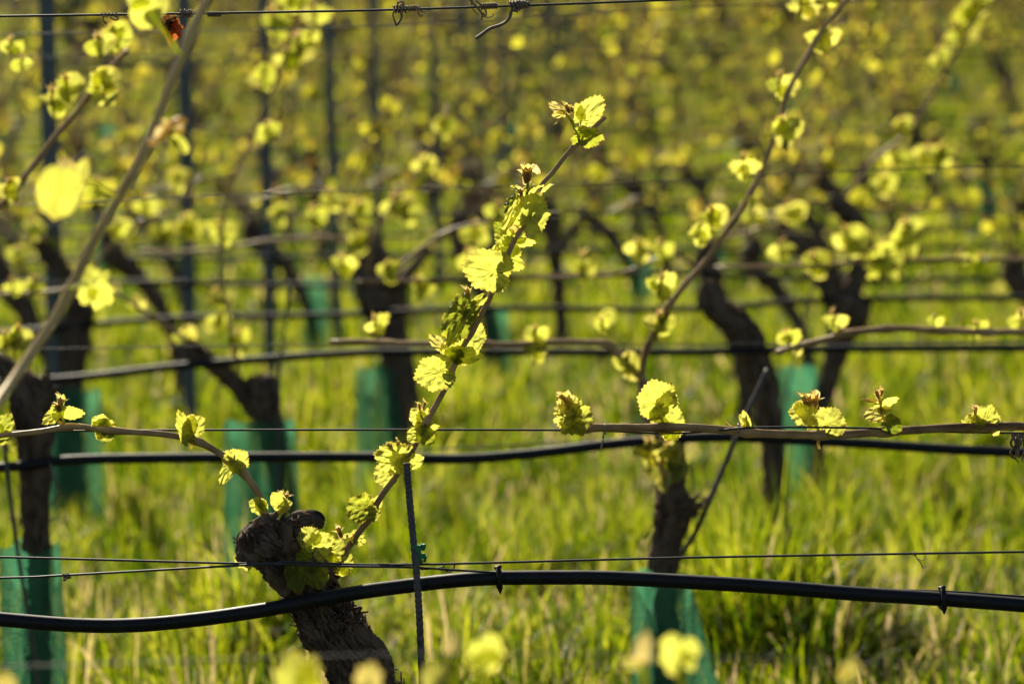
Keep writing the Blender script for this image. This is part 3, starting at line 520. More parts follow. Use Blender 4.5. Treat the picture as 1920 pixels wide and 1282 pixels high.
L(Bc, 5, 800, 20, 778, .7, -.2); L(Bc, 2, 812, -14, 830, .9, -.3)
# sprouts on the trunk head
SP = stems(VF, [([(515, 975), (522, 958), (527, 946)], 3.2, 2.2, .5), ([(520, 962), (530, 952)], 1.6, 1.2, .2), ([(600, 1045), (612, 1035), (622, 1020)], 2.4, 1.6, -.3)], buds=[(527, 946, 531, 917), (533, 938, 540, 922)])
for a in ((487, 949, 469, 941, .9, -.1), (489, 946, 500, 958, .7, -.35), (530, 950, 547, 944, .85, .0), (523, 942, 511, 925, .75, .0), (582, 1012, 571, 990, .95, .0), (594, 1026, 612, 1002, 1.0, -.05), (570, 1000, 586, 984, .7, .1), (605, 1055, 632, 1048, .95, -.05), (572, 1040, 558, 1052, .8, -.65), (616, 1032, 640, 1014, 1.15, -.1), (605, 1040, 618, 1058, .9, -.4),
          (643, 1060, 656, 1040, .85, .0), (640, 1066, 655, 1072, .8, -.05), (552, 1076, 561, 1110, .58, -.45), (592, 1070, 598, 1102, .8, -.55), (566, 1062, 540, 1072, .42, -.15), (612, 1066, 625, 1080, .7, .1), (462, 1052, 441, 1044, .8, .15), (600, 1062, 585, 1068, .7, .0), (636, 1062, 620, 1074, .6, .1)):
    L(SP, *a[:6], bd=(.0 if a[0] > 602 else -.052) if a[0] > 540 and a[1] > 1005 else -.02)
for o in list(SP.children): pass
# ------------------------------------------------------------------ right-hand cane of the front row (its vine stands outside the frame)
VR = empty('grapevine', Vector((P(2500, 1000, Y0).x, Y0, 0)), 'vine right of the front row whose thick horizontal cane lies along the wire', 'grapevine', 'grapevines of the front row')
def generic_trunk(m, pts, radii, seed, detail=1.0, flakes=60):
    bark_tube(m, pts, radii, int(26 * detail) + 10, int(8 * detail) + 3, seed, .2, .28, flakes, .06, random.Random(int(seed * 10)), 4.)
m = MB(); bx = VR.location.x; generic_trunk(m, [(bx + .05, Y0, -.05), (bx + .02, Y0, .2), (bx - .04, Y0, .4), (bx - .06, Y0, .52), (bx - .08, Y0, .58)], [.034, .03, .028, .04, .02], 21.); link('trunk', m.mesh('trunk', [M['bark']]), VR)
Cc = cane_px(VR, [(1092, 803), (1135, 802), (1180, 802), (1240, 802), (1300, 803), (1380, 808), (1420, 812), (1500, 815), (1560, 815), (1620, 812), (1700, 806), (1780, 801), (1850, 800), (1920, 800), (2050, 806), (2200, 850), (2330, 960), (2360, 1010)], Y0, 7.6 * kk, 8.4 * kk, [(1098, 803), (1244, 802), (1400, 811), (1540, 816), (1660, 810), (1845, 800)], 3.)
r_ = random.Random(31)
for a in ((1070, 785, 1046, 752, .85, .1), (1076, 792, 1098, 768, .8, -.1), (1070, 796, 1052, 814, .8, .1), (1068, 772, 1042, 776, .85, .05), (1070, 764, 1064, 738, .95, .35), (1080, 800, 1086, 816, .85, .0), (1064, 755, 1048, 738, .7, .6), (1074, 770, 1088, 752, .8, .0), (1078, 790, 1060, 782, .9, -.15), (1066, 782, 1050, 792, .8, .15), (1082, 780, 1102, 788, .6, .1)):
    L(Cc, *a, roll=r_.uniform(-65, 65), kind=r_.choice((0, 2)), bd=r_.uniform(-.02, .012), td=r_.uniform(-.012, .012), fold=r_.uniform(.2, .7), curl=r_.uniform(-.5, .5), var=3)
stems(Cc, [([(1098, 803), (1085, 792), (1074, 776), (1062, 752)], 3.2, 1.8, -.3)], buds=[(1064, 756, 1052, 736)])
stems(Cc, [([(1244, 800), (1241, 785), (1237, 768), (1234, 756)], 3, 1.8, .1), ([(1244, 798), (1250, 796)], 2, 1.5, -.2)], buds=[(1255, 748, 1263, 732)])
L(Cc, 1234, 757, 1223, 715, .95, .02, 8, 0, -.012, var=1); L(Cc, 1238, 752, 1258, 722, .62, .12, -15, 0, -.006); L(Cc, 1238, 770, 1221, 788, .65, -.35, 30, 0, -.016); L(Cc, 1242, 764, 1260, 750, .8, -.5, -20, 0, .008); L(Cc, 1250, 797, 1272, 769, 1.0, .02, 5, 0, .012); L(Cc, 1255, 806, 1266, 822, 1.0, .05, 0, 0, .012); L(Cc, 1242, 796, 1230, 782, .8, -.1, 0, 0, .006)
L(Cc, 1400, 800, 1388, 778, .5, .2, 25, 1); L(Cc, 1402, 798, 1390, 796, .6, .1, 40); L(Cc, 1404, 800, 1394, 772, .35, .2, 10, 1); stems(Cc, [([(1412, 811), (1404, 800), (1398, 783), (1398, 774)], 3, 1.2, .1), ([(1385, 803), (1370, 798), (1361, 789)], 1.2, .9, .9)])
stems(Cc, [([(1538, 812), (1524, 788), (1516, 772), (1512, 758)], 3.2, 2.2, .0), ([(1524, 786), (1513, 776)], 1.8, 1.3, .4), ([(1540, 812), (1546, 803), (1553, 796)], 1.6, 1.2, .4), ([(1536, 822), (1534, 832), (1537, 842)], 3.4, 2.6, .6)], buds=[(1512, 764, 1504, 735), (1518, 762, 1517, 736), (1526, 766, 1532, 731)])
L(Cc, 1513, 776, 1482, 772, .85, .1, 12, 0, -.006); L(Cc, 1506, 768, 1490, 758, .8, .05); L(Cc, 1553, 796, 1571, 770, 1.1, .02, 0, 0, -.004); L(Cc, 1530, 804, 1514, 808, .8, -.4, 0, 0, .012); L(Cc, 1550, 802, 1560, 808, .9, .0, 0, 0, .012); L(Cc, 1516, 780, 1526, 790, .8, -.4)
stems(Cc, [([(1664, 812), (1657, 790), (1652, 768), (1650, 752), (1646, 742)], 3.2, 2.4, .25), ([(1650, 754), (1636, 750), (1622, 750)], 2.4, 3, .5)], buds=[(1648, 748, 1640, 727), (1652, 744, 1654, 727)])
L(Cc, 1652, 775, 1621, 779, .6, .25, 20); L(Cc, 1636, 752, 1616, 748, .5, .35, 60, 1); L(Cc, 1655, 758, 1684, 748, .5, .2, 55); L(Cc, 1655, 766, 1670, 765, .5, .1, 40); L(Cc, 1668, 794, 1688, 806, .9, -.75, 10, 0, -.012); L(Cc, 1652, 766, 1642, 762, .6, .1, 40)
stems(Cc, [([(1838, 801), (1835, 788), (1828, 775)], 2.8, 1.8, .1), ([(1843, 800), (1846, 790)], 2, 1.4, -.2), ([(1852, 804), (1862, 794), (1870, 783)], 2.4, 2.2, .9), ([(1858, 806), (1872, 798), (1878, 790)], 2.2, 2, .9)], buds=[(1828, 778, 1830, 757)])
L(Cc, 1830, 794, 1806, 788, .85, .02); L(Cc, 1846, 790, 1858, 762, .95, .0, 0); L(Cc, 1840, 795, 1822, 797, .6, -.4); L(Cc, 1836, 796, 1848, 792, .7, -.5, 0, 0, -.008); L(Cc, 1864, 806, 1872, 814, .8, .1); L(Cc, 1828, 782, 1816, 776, .7, .2)
def tie(px, tail, label):
    m = MB(); c = P(px, 804, Y0); k = kk
    tube(m, [c + Vector((.0006 * math.sin(2 * a), -math.sin(a) * 9.5 * k, math.cos(a) * 9.5 * k)) for a in [i * .45 for i in range(15)]], 1.7 * k, 6, 0, .2, 300)
    q = spline([P(px + 1, 808, Y0 - .006)] + [P(*p, Y0 - .007) for p in tail], 8); tube(m, q, [(1.7 + .8 * math.sin(i * 1.3)) * k for i in range(len(q))], 6, 0, .2, 300)
    tag(link('cane_tie', m.mesh('cane_tie', [M['tie']])), label, 'tie', 'ties on the horizontal cane')
tie(1134, [(1132, 815), (1130, 828), (1126, 844)], 'twisted paper tie hanging below the cut end of the horizontal cane')
tie(1384, [(1384, 814), (1381, 822)], 'short dark tie round the horizontal cane where a rod crosses')
m = MB()
for i in range(9):
    r2 = random.Random(i); x = 1898 + i * 4; q = spline([P(x, 815, Y0 - .01), P(x + r2.uniform(-9, 9), 832, Y0 - r2.uniform(0, .02)), P(x + r2.uniform(-12, 9), 848, Y0 - r2.uniform(0, .02)), P(x + r2.uniform(-6, 6), 858 + r2.uniform(-8, 14), Y0)], 5); tube(m, q, [(3.0 - 1.8 * j / len(q)) * kk for j in range(len(q))], 6, 0, .3, 300)
tag(link('dried_tendril', m.mesh('dried_tendril', [M['twig']])), 'tangle of brown dried stalks hanging at the right edge', 'tendril')

# ------------------------------------------------------------------ blurred rows: traced vines of rows 1 to 3
CAMP = Vector((0, 0, CAM_Z))
def clusters(cane, items, Y, n=4, seed=0, split=False, tone=0.):
    """young shoots at traced places along a cane: (px, py, size px[, n])"""
    for i, it in enumerate(items):
        r_ = random.Random(seed * 97 + i); px, py, sz = it[:3]; nn = it[3] if len(it) > 3 else n; dd = r_.uniform(-.03, .03); c = P(px, py, Y + dd); s = sz / S(Y)
        m = MB(); B0 = c + Vector((r_.uniform(-.1, .1), 0, -.55)) * s
        tube(m, [B0, c, c + Vector((r_.uniform(-.2, .2), r_.uniform(-.2, .2), .35)) * s], [s * .05, s * .045, s * .03], 6, 0, tone=-.3)
        for k in range(nn):
            a = k * 2.39 + r_.random(); ln = s * (.60 if k == 0 else r_.uniform(.32, .50)); b = c + Vector((math.cos(a) * .15, r_.uniform(-.2, .2), math.sin(a) * .15)) * s
            t = b + Vector((math.cos(a), r_.uniform(-.5, .5), math.sin(a) * .9)).normalized() * ln
            kw = dict(wf=r_.uniform(.65, 1.0), kind=r_.choice((0, 3, 2)), var=r_.randrange(3), tone=tone + r_.uniform(-.38, .2), fold=r_.uniform(-.1, .5), curl=r_.uniform(-.1, .3), hi=False)
            nrm = facing(b, t - b, r_.uniform(-45, 45))
            if split: leaf_obj(cane, b, t, nrm, **kw)
            else: put_leaf(m, b, t, nrm, **kw)
        bud(m, c + Vector((0, 0, .2)) * s, c + Vector((r_.uniform(-.15, .15), 0, .62)) * s, r_, 0, False, .7)
        link('shoot', m.mesh('shoot', [M['leaf']]), cane)
def cane_far(vine, pts, Y, rpx, rpx1=None, seed=0., nodes=()):
    k = 1 / S(Y); m = cane_mesh([P(p[0], p[1], Y + (p[2] if len(p) > 2 else 0)) for p in pts], rpx * k * (.78 if Y > 7 else 1), (rpx1 or rpx) * k * (.78 if Y > 7 else 1), [P(a, b, Y) for a, b in nodes], 8, 4, seed, .004)
    return link('cane', m.mesh('cane', [M['pale_cane' if Y < 3.5 else 'cane']]), vine)
def trunk_px(vine, parts, Y, seed, flakes=80):
    m = MB(); k = 1 / S(Y)
    for i, pts in enumerate(parts): generic_trunk(m, [P(x, y, Y + d) for x, y, r, d in [(q + (0,))[:4] for q in pts]], [q[2] * k * .80 for q in pts], seed + i * 1.7, 1.3, flakes if i == 0 else 20)
    return link('trunk', m.mesh('trunk', [M['bark']]), vine)
def ground_at(px, Y): p = P(px, 641 , Y); return Vector((p.x, Y, zt(p.x, Y)))
def guard(px, ptop, Y, wtop, wbot, label, hgt=None, skew=0., seed=1, group='green guards round the vine trunks', loc=None, flare=0.):
    """knitted green sleeve, open top and bottom, squashed and creased"""
    r_ = random.Random(seed); c = loc or ground_at(px, Y); k = 1 / S(Y); h = hgt or (P(px, ptop, Y).z - c.z); m = MB(); n = 26; nz = 12; v = []
    for j in range(nz + 1):
        t = j / nz; w_ = (wbot + (wtop - wbot) * t) * k / 2; tx = (P(px, ptop, Y).x - c.x) * t if loc is None else 0
        for i in range(n):
            a = 2 * math.pi * i / n; cr = 1 + .16 * noise.noise((math.cos(a) * 1.5 + seed, math.sin(a) * 1.5, t * 1.5)) + .05 * math.sin(a * 5 + seed); top = (.02 * noise.noise((math.cos(a) * 1.2, math.sin(a) * 1.2, seed * 3.)) if j == nz else 0)
            v.append(c + Vector((math.cos(a) * w_ * cr + tx + skew * t * k, math.sin(a) * min(w_, .045) * cr * .95, h * t + top)))
    f = [(j * n + i, j * n + (i + 1) % n, (j + 1) * n + (i + 1) % n, (j + 1) * n + i) for j in range(nz) for i in range(n)]
    m.add(v, f); me = m.mesh('trunk_guard', [M['guard']]); o = link('trunk_guard', me)
    return tag(o, label, 'trunk guard', group)
Y1, Y2, Y3 = rowY(1), rowY(2), rowY(3)
G1, G2, G3 = 'grapevines of the second row', 'grapevines of the third row', 'grapevines of the fourth row'
# --- row 1
V1a = empty('grapevine', ground_at(1250, Y1), 'dark vine trunk right of centre rising from a green guard, just behind the sharp row', 'grapevine', G1)
trunk_px(V1a, [[(1245, 1440, 44), (1243, 1250, 38), (1240, 1080, 32), (1252, 1010, 31), (1262, 955, 40), (1258, 900, 28), (1262, 850, 25), (1258, 800, 24), (1252, 770, 12)], [(1270, 960, 28, -.01), (1296, 950, 16, -.02), (1304, 945, 6, -.02)]], Y1, 41.)
q = cane_far(V1a, [(1252, 790), (1235, 745), (1195, 700), (1150, 655), (1120, 643), (1000, 643), (905, 645), (800, 643), (700, 640), (618, 641)], Y1, 7, 5, 4., [(1135, 648), (905, 645), (720, 640)])
clusters(q, [(705, 612, 46), (1003, 632, 46), (1003, 662, 40, 3), (1128, 612, 34, 3), (905, 650, 30, 2)], Y1, 3, 1, True)
q = cane_far(V1a, [(1222, 800), (1203, 755), (1203, 705), (1213, 655), (1235, 605), (1252, 575), (1285, 530), (1312, 500), (1340, 462), (1362, 430), (1392, 392), (1412, 355), (1430, 318), (1442, 285), (1460, 230), (1475, 180), (1508, 115), (1532, 75), (1560, 35), (1590, -5), (1640, -60)], Y1, 6.5, 4.5, 5., [(1412, 358), (1475, 180), (1532, 75), (1250, 578), (1210, 660)])
clusters(q, [(1503, 12, 62, 4), (1552, -4, 50), (1540, 72, 56, 4), (1462, 162, 52, 3), (1468, 248, 58, 4), (1392, 312, 50, 3), (1408, 383, 26, 1), (1335, 412, 50, 4), (1310, 440, 44, 3), (1238, 540, 56, 4), (1234, 612, 54, 4), (1174, 688, 54, 3)], Y1, 4, 2, True)
q = cane_far(V1a, [(1258, 900), (1240, 880), (1225, 855)], Y1 - .04, 4, 3, 6.); clusters(q, [(1215, 850, 60, 4), (1242, 885, 70, 4), (1255, 850, 44, 3)], Y1 - .05, 4, 3, True, .1)
guard(1268, 1075, Y1, 105, 215, 'green mesh guard flaring round the trunk right of centre, bottom of photo', seed=2, skew=-34)
V1b = empty('grapevine', ground_at(70, Y1), 'thick dark vine trunk at the left edge, just behind the sharp row', 'grapevine', G1)
trunk_px(V1b, [[(72, 1440, 40), (70, 1250, 30), (68, 1050, 28), (66, 900, 32), (62, 800, 38), (52, 745, 38), (38, 710, 28), (25, 695, 10)], [(30, 720, 22), (5, 690, 18), (-20, 675, 12), (-60, 665, 7)], [(70, 760, 30), (86, 730, 20), (84, 705, 8)]], Y1, 47.)
q = cane_far(V1b, [(-40, 672), (-10, 668), (15, 672), (30, 690)], Y1, 7, 6, 7.); clusters(q, [(28, 640, 60, 4), (8, 640, 44, 3), (20, 800, 40, 3), (14, 830, 36, 3)], Y1, 4, 4, True)
m = MB(); q = spline([P(95, 870, Y1 - .05), P(104, 905, Y1 - .06), P(112, 925, Y1 - .06), P(98, 945, Y1 - .05)], 5); tube(m, q, .0022, 6); link('tendril', m.mesh('tendril', [M['twig']]), V1b)
guard(55, 1022, Y1, 115, 130, 'green mesh guard round the left edge trunk', seed=3)
V1c = empty('grapevine', ground_at(-1140, Y1), 'vine out at the left whose slanting leafy cane enters at upper left', 'grapevine', G1)
m = MB(); b = V1c.location; generic_trunk(m, [b + Vector((.03, 0, -.03)), b + Vector((0, 0, .25)), b + Vector((-.05, 0, .5)), b + Vector((-.07, 0, .6))], [.033, .03, .035, .02], 51.); link('trunk', m.mesh('trunk', [M['bark']]), V1c)
q = cane_far(V1c, [(-1200, 730), (-900, 660), (-500, 560), (-150, 460), (0, 385), (40, 342), (100, 262), (140, 215), (165, 180), (215, 118), (240, 95)], Y1, 7, 5, 8., [(40, 342), (165, 180)])
clusters(q, [(98, 193, 62, 3), (126, 165, 52, 3), (192, 165, 66, 4), (186, 90, 54, 2), (212, 72, 58, 4), (14, 360, 50, 4), (20, 90, 40, 3), (40, 120, 34, 2)], Y1 - .05, 3, 5, True)
V1d = empty('grapevine', ground_at(2400, Y1), 'vine out at the right whose pale cane runs in along the second row', 'grapevine', G1)
m = MB(); b = V1d.location; generic_trunk(m, [b + Vector((.03, 0, -.03)), b + Vector((0, 0, .25)), b + Vector((-.05, 0, .5)), b + Vector((-.07, 0, .6))], [.033, .03, .035, .02], 57.); link('trunk', m.mesh('trunk', [M['bark']]), V1d)
q = cane_far(V1d, [(1458, 662), (1500, 648), (1545, 635), (1585, 625), (1665, 618), (1760, 616), (1850, 622), (1920, 624), (2100, 640), (2300, 700), (2390, 770)], Y1, 6, 6.5, 9., [(1585, 625), (1665, 618), (1760, 616), (1850, 622)])
clusters(q, [(1478, 640, 46, 2), (1493, 662, 20, 2), (1563, 600, 40, 3), (1752, 602, 28, 2), (1828, 622, 44, 2), (1915, 605, 50, 3)], Y1, 3, 6, True, .1)
# --- row 2
V2a = empty('grapevine', ground_at(525, Y2), 'forked dark vine trunk left of centre with one arm reaching left, third row', 'grapevine', G2)
trunk_px(V2a, [[(535, 1150, 32), (532, 1000, 26), (525, 900, 25), (512, 820, 26), (498, 770, 32), (492, 730, 36), (494, 708, 30), (494, 700, 8)], [(485, 770, 24), (455, 735, 22), (420, 700, 19), (385, 672, 19), (362, 655, 20), (352, 640, 10)]], Y2, 61.)
q = cane_far(V2a, [(360, 655), (330, 625), (300, 602), (270, 583), (235, 560), (200, 545)], Y2, 6, 5, 10.); clusters(q, [(252, 572, 34, 3), (345, 632, 44, 3)], Y2, 3, 7, False, .15)
q = cane_far(V2a, [(440, 715), (444, 680), (430, 615), (418, 550), (414, 480), (420, 400), (435, 345), (462, 285), (490, 215), (515, 160), (535, 100), (555, 30), (570, -40)], Y2, 5, 4, 11.)
clusters(q, [(405, 562, 44, 3), (407, 608, 44, 4), (447, 640, 44, 3), (436, 672, 34, 2), (512, 44, 62, 3), (545, 0, 60, 3), (560, 90, 56, 3), (580, 72, 40, 3), (536, 112, 50, 4), (490, 152, 54, 3), (500, 250, 44, 3), (590, 30, 50, 2), (415, 440, 50, 3)], Y2, 3, 8)
guard(485, 790, Y2, 135, 140, 'pale green guard below the forked trunk left of centre', seed=4)
V2b = empty('grapevine', ground_at(1452, Y2), 'bare leaning dark trunk right of centre, third row', 'grapevine', G2)
trunk_px(V2b, [[(1462, 1150, 30), (1455, 950, 26), (1445, 800, 26), (1430, 715, 30), (1405, 645, 34), (1370, 600, 32), (1338, 575, 28), (1330, 545, 22), (1332, 525, 10)]], Y2, 67.)
q = cane_far(V2b, [(1340, 560), (1290, 490), (1250, 480), (1180, 508), (1100, 518), (1000, 520), (900, 522), (780, 525), (670, 530)], Y2, 5.5, 5, 12.)
clusters(q, [(725, 512, 44), (785, 540, 46, 4), (1092, 496, 52, 3), (1196, 470, 48, 4), (1238, 470, 40, 3), (1134, 600, 36, 2), (640, 500, 48, 3), (880, 490, 46, 3)], Y2, 4, 9)
q = cane_far(V2b, [(740, 505), (790, 465), (850, 430), (930, 410)], Y2, 5.5, 4, 13.); clusters(q, [(890, 440, 50, 3), (930, 400, 46, 3)], Y2, 3, 10)
V2c = empty('grapevine', ground_at(2360, Y2), 'vine out at the right whose cane reaches in with clumps of bright leaves, third row', 'grapevine', G2)
m = MB(); b = V2c.location; generic_trunk(m, [b + Vector((.03, 0, -.03)), b + Vector((0, 0, .25)), b + Vector((-.05, 0, .5)), b + Vector((-.07, 0, .6))], [.033, .03, .035, .02], 59.); link('trunk', m.mesh('trunk', [M['bark']]), V2c)
q = cane_far(V2c, [(1340, 503), (1440, 500), (1520, 500), (1590, 492), (1700, 486), (1850, 487), (1960, 490), (2200, 510), (2330, 590)], Y2, 5, 6, 14.)
clusters(q, [(1462, 472, 44, 3), (1524, 502, 58, 4), (1588, 458, 66, 5), (1655, 492, 74, 5), (1700, 445, 70, 5), (1798, 490, 34, 2), (1835, 488, 30, 2)], Y2, 4, 11)
V2d = empty('grapevine', ground_at(-420, Y2), 'vine out at the left with a pale cane entering beside a blurred trunk, third row', 'grapevine', G2)
m = MB(); b = V2d.location; generic_trunk(m, [b + Vector((.03, 0, -.03)), b + Vector((0, 0, .25)), b + Vector((-.05, 0, .5)), b + Vector((-.07, 0, .6))], [.033, .03, .035, .02], 63.); link('trunk', m.mesh('trunk', [M['bark']]), V2d)
q = cane_far(V2d, [(-430, 620), (-300, 570), (-150, 555), (0, 552), (80, 548), (150, 543), (210, 545)], Y2, 6, 5, 15.); clusters(q, [(22, 540, 40, 3), (62, 538, 46, 3), (-60, 520, 50, 3)], Y2, 3, 12)
# --- row 3
V3a = empty('grapevine', ground_at(750, Y3), 'blurred dark trunk in the centre above a bright green guard', 'grapevine', G3)
trunk_px(V3a, [[(760, 970, 26), (752, 850, 22), (742, 720, 24), (728, 630, 30), (705, 580, 30), (690, 545, 26), (675, 515, 17), (665, 490, 10)]], Y3, 71.)
q = cane_far(V3a, [(668, 500), (640, 450), (560, 448), (480, 455), (400, 470), (300, 472), (260, 475)], Y3, 6, 5, 16.); clusters(q, [(300, 440, 50), (345, 430, 56, 4), (405, 425, 40), (520, 405, 44), (585, 410, 50), (620, 380, 50)], Y3, 4, 13)
q = cane_far(V3a, [(690, 540), (700, 440), (740, 380), (800, 300), (840, 200)], Y3, 4.5, 4, 17.); clusters(q, [(672, 400, 50), (738, 390, 60, 4), (760, 400, 56), (668, 460, 46), (790, 310, 44), (830, 240, 44)], Y3, 4, 14)
guard(712, 690, Y3, 85, 92, 'bright green guard standing in the centre left grass', seed=5)
V3b = empty('grapevine', ground_at(1520, Y3), 'blurred Y shaped dark trunk at right with a wide knot, fourth row', 'grapevine', G3)
trunk_px(V3b, [[(1518, 970, 24), (1530, 800, 20), (1560, 690, 22), (1580, 620, 32), (1592, 580, 42), (1600, 560, 36), (1602, 550, 10)], [(1590, 570, 24), (1605, 520, 20), (1622, 470, 20), (1605, 420, 22), (1575, 385, 22), (1560, 365, 10)], [(1570, 570, 24), (1545, 520, 22), (1520, 470, 26), (1485, 455, 22), (1455, 450, 8)]], Y3, 77.)
q = cane_far(V3b, [(1575, 380), (1640, 300), (1690, 260), (1740, 190), (1790, 100), (1840, 20), (1870, -40)], Y3, 5.5, 4, 18.)
clusters(q, [(1820, 30, 60, 4), (1800, 70, 56, 4), (1760, 110, 44), (1730, 300, 52, 4), (1765, 295, 50), (1680, 300, 44), (1840, -10, 50), (1690, 240, 40), (1650, 350, 50)], Y3, 4, 15)
q = cane_far(V3b, [(1490, 450), (1440, 425), (1390, 440), (1300, 460)], Y3, 5, 4, 19.); clusters(q, [(1410, 410, 44), (1330, 430, 44), (1480, 400, 50)], Y3, 4, 16)
guard(1495, 700, Y3, 70, 85, 'blurred green guard at right beside the leaning trunk', seed=6, hgt=.36)
V3c = empty('grapevine', ground_at(140, Y3), 'blurred dark trunk near the left edge with a bulging head, before the steel post', 'grapevine', G3)
trunk_px(V3c, [[(145, 970, 24), (140, 850, 20), (138, 720, 22), (142, 640, 30), (148, 590, 30), (142, 550, 22), (120, 510, 18), (85, 470, 18), (60, 440, 10)]], Y3, 81.)
q = cane_far(V3c, [(70, 450), (20, 400), (-60, 380)], Y3, 6, 5, 20.); clusters(q, [(30, 480, 40), (90, 470, 44), (60, 430, 44)], Y3, 4, 17)
q = cane_far(V3c, [(140, 560), (200, 470), (250, 420), (310, 400), (380, 330)], Y3, 5, 4, 21.); clusters(q, [(215, 430, 52, 4), (270, 390, 50), (330, 340, 50), (180, 360, 50)], Y3, 4, 18)
guard(135, 730, Y3, 100, 110, 'blurred green guard near the left edge below a bulging trunk', seed=7)
# wires and hoses of rows 1-3 as traced
def rowset(k, hose, wires, name):
    Y = rowY(k); px_tube('drip_hose', hose, Y - .03, .0080, M['hose'], f'blurred black irrigation hose running along the {name} row', 'hose', 'drip hoses along the rows', 10, 5, .03)
    for pts, lab in wires: px_tube('trellis_wire', pts, Y, .0011, M['wire'], lab, 'wire', f'wires of the {name} row', 6)
rowset(1, [(-400, 890), (0, 876), (100, 865), (200, 860), (480, 857), (700, 857), (860, 860), (1000, 850), (1150, 832), (1300, 820), (1400, 820), (1600, 830), (1750, 840), (1920, 848), (2300, 860)],
       [([(-400, 72), (0, 65), (640, 52), (1280, 15), (1480, 7), (2300, -20)], 'blurred wire across the top just below the sharp top wire'), ([(-400, 400), (0, 386), (640, 358), (1180, 343), (1600, 320), (1920, 312), (2300, 305)], 'blurred wire across the upper middle of the second row'),
        ([(-400, 660), (0, 655), (640, 646), (1280, 645), (1920, 640), (2300, 636)], 'blurred wire behind the pale level canes of the second row'), ([(-400, 880), (0, 872), (640, 850), (1140, 825), (1920, 800), (2300, 790)], 'blurred low wire just above the second hose')], 'second')
rowset(2, [(-400, 735), (0, 716), (150, 708), (350, 685), (640, 663), (800, 660), (1280, 660), (1480, 655), (1920, 652), (2300, 655)],
       [([(-400, 540), (0, 530), (640, 525), (1280, 505), (1920, 488), (2300, 480)], 'blurred wire carrying the canes of the third row'), ([(-400, 430), (0, 425), (640, 405), (1920, 398), (2300, 395)], 'blurred thin wire above the canes of the third row'), ([(-400, 115), (0, 108), (1920, 75), (2300, 70)], 'blurred upper wire of the third row')], 'third')
rowset(3, [(-400, 655), (0, 625), (170, 608), (330, 597), (640, 590), (900, 578), (1280, 580), (1550, 562), (1920, 558), (2300, 555)],
       [([(-400, 480), (0, 470), (640, 455), (1280, 445), (1920, 430), (2300, 425)], 'blurred wire carrying the canes of the fourth row'), ([(-400, 130), (0, 122), (1920, 95), (2300, 90)], 'blurred upper wire of the fourth row')], 'fourth')
px_tube('training_rod', [(1440, 692), (1415, 745), (1385, 808), (1355, 880), (1325, 950), (1300, 1005, .06), (1272, 1050, .1), (1250, 1120, .12), (1240, 1440, .12)], Y1 - .05, .0042, M['rod'], 'dark leaning rod right of centre passing behind the horizontal cane', 'rod')
px_tube('training_rod', [(8, 830), (18, 920), (34, 1040), (60, 1200), (90, 1420)], Y1 - .08, .0034, M['rod'], 'thin dark rod at the left edge beside the thick trunk', 'rod')
px_tube('training_rod', [(543, 535), (535, 600), (525, 680), (522, 780), (520, 1120)], Y2 - .06, .0036, M['rod'], 'blurred thin rod beside the forked trunk left of centre', 'rod')
px_tube('training_rod', [(1530, 520), (1515, 570), (1495, 650), (1470, 760), (1440, 960)], Y3 - .06, .0036, M['rod'], 'blurred thin rod leaning before the Y shaped trunk', 'rod')

# ------------------------------------------------------------------ nearest row: out-of-focus cane and leaves in front of the camera
YN = rowY(-1)
VN = empty('grapevine', ground_at(-250, YN), 'nearest vine, out of focus, its long cane slanting up across the left side', 'grapevine', 'grapevines of the nearest row')
m = MB(); b = VN.location; generic_trunk(m, [b + Vector((.03, 0, -.03)), b + Vector((0, 0, .25)), b + Vector((-.05, 0, .48)), b + Vector((-.06, 0, .6))], [.033, .03, .035, .02], 91.); link('trunk', m.mesh('trunk', [M['bark']]), VN)
Yd = 2.9
q = cane_far(VN, [(-330, 1340, -.75), (-200, 1150, -.45), (-90, 930, -.2), (0, 752, -.05), (60, 655), (130, 540), (170, 465), (222, 370), (270, 275), (315, 175), (345, 100), (365, 45), (395, -20), (440, -110)], Yd, 10.5, 9, 22., [(275, 268), (355, 70), (130, 545)])
def big(cane, bx, by, tx, ty, Y, wf=.85, tone=0., roll=0., kind=0, seed=0):
    B = P(bx, by, Y); T_ = P(tx, ty, Y + .004); leaf_obj(cane, B, T_, facing(B, T_ - B, roll), wf=wf, kind=kind or (3 if by < 500 else 2), var=seed % 3, tone=tone, fold=.12, curl=.16, hi=False)
for a in ((112, 345, 100, 416, 2.75, .72, -.14), (145, 345, 165, 292, 2.85, .35, .1), (128, 330, 118, 292, 2.85, .6, .55), (275, 18, 262, 58, 3.0, .9, 0), (285, 10, 310, -20, 3.02, .9, 0), (262, 2, 250, -30, 3.0, .8, 0), (170, 520, 150, 500, 3.0, .9, 0), (185, 545, 212, 570, 3.0, .8, -.05), (165, 545, 155, 575, 3.0, .7, -.05), (195, 520, 205, 505, 3.0, .6, .05), (185, 560, 180, 585, 3.02, .6, 0)): big(q, *a)
m = MB(); r_ = random.Random(3)
for pts, r0, tn in (([(278, 268), (300, 262), (318, 235), (340, 225), (350, 232)], 6, .75), ([(318, 240), (322, 262), (335, 275), (345, 285)], 4, -.1), ([(315, 250), (338, 246), (345, 250)], 5, .45), ([(130, 540), (150, 535), (165, 530)], 3, -.1), ([(222, 370), (180, 345), (140, 340)], 3, .1), ([(340, 105), (300, 50), (280, 20)], 3, 0)):
    tube(m, spline([P(x, y, Yd - .08) for x, y in pts], 5), r0 / S(Yd), 8, 0, .3, 60, tone=tn)
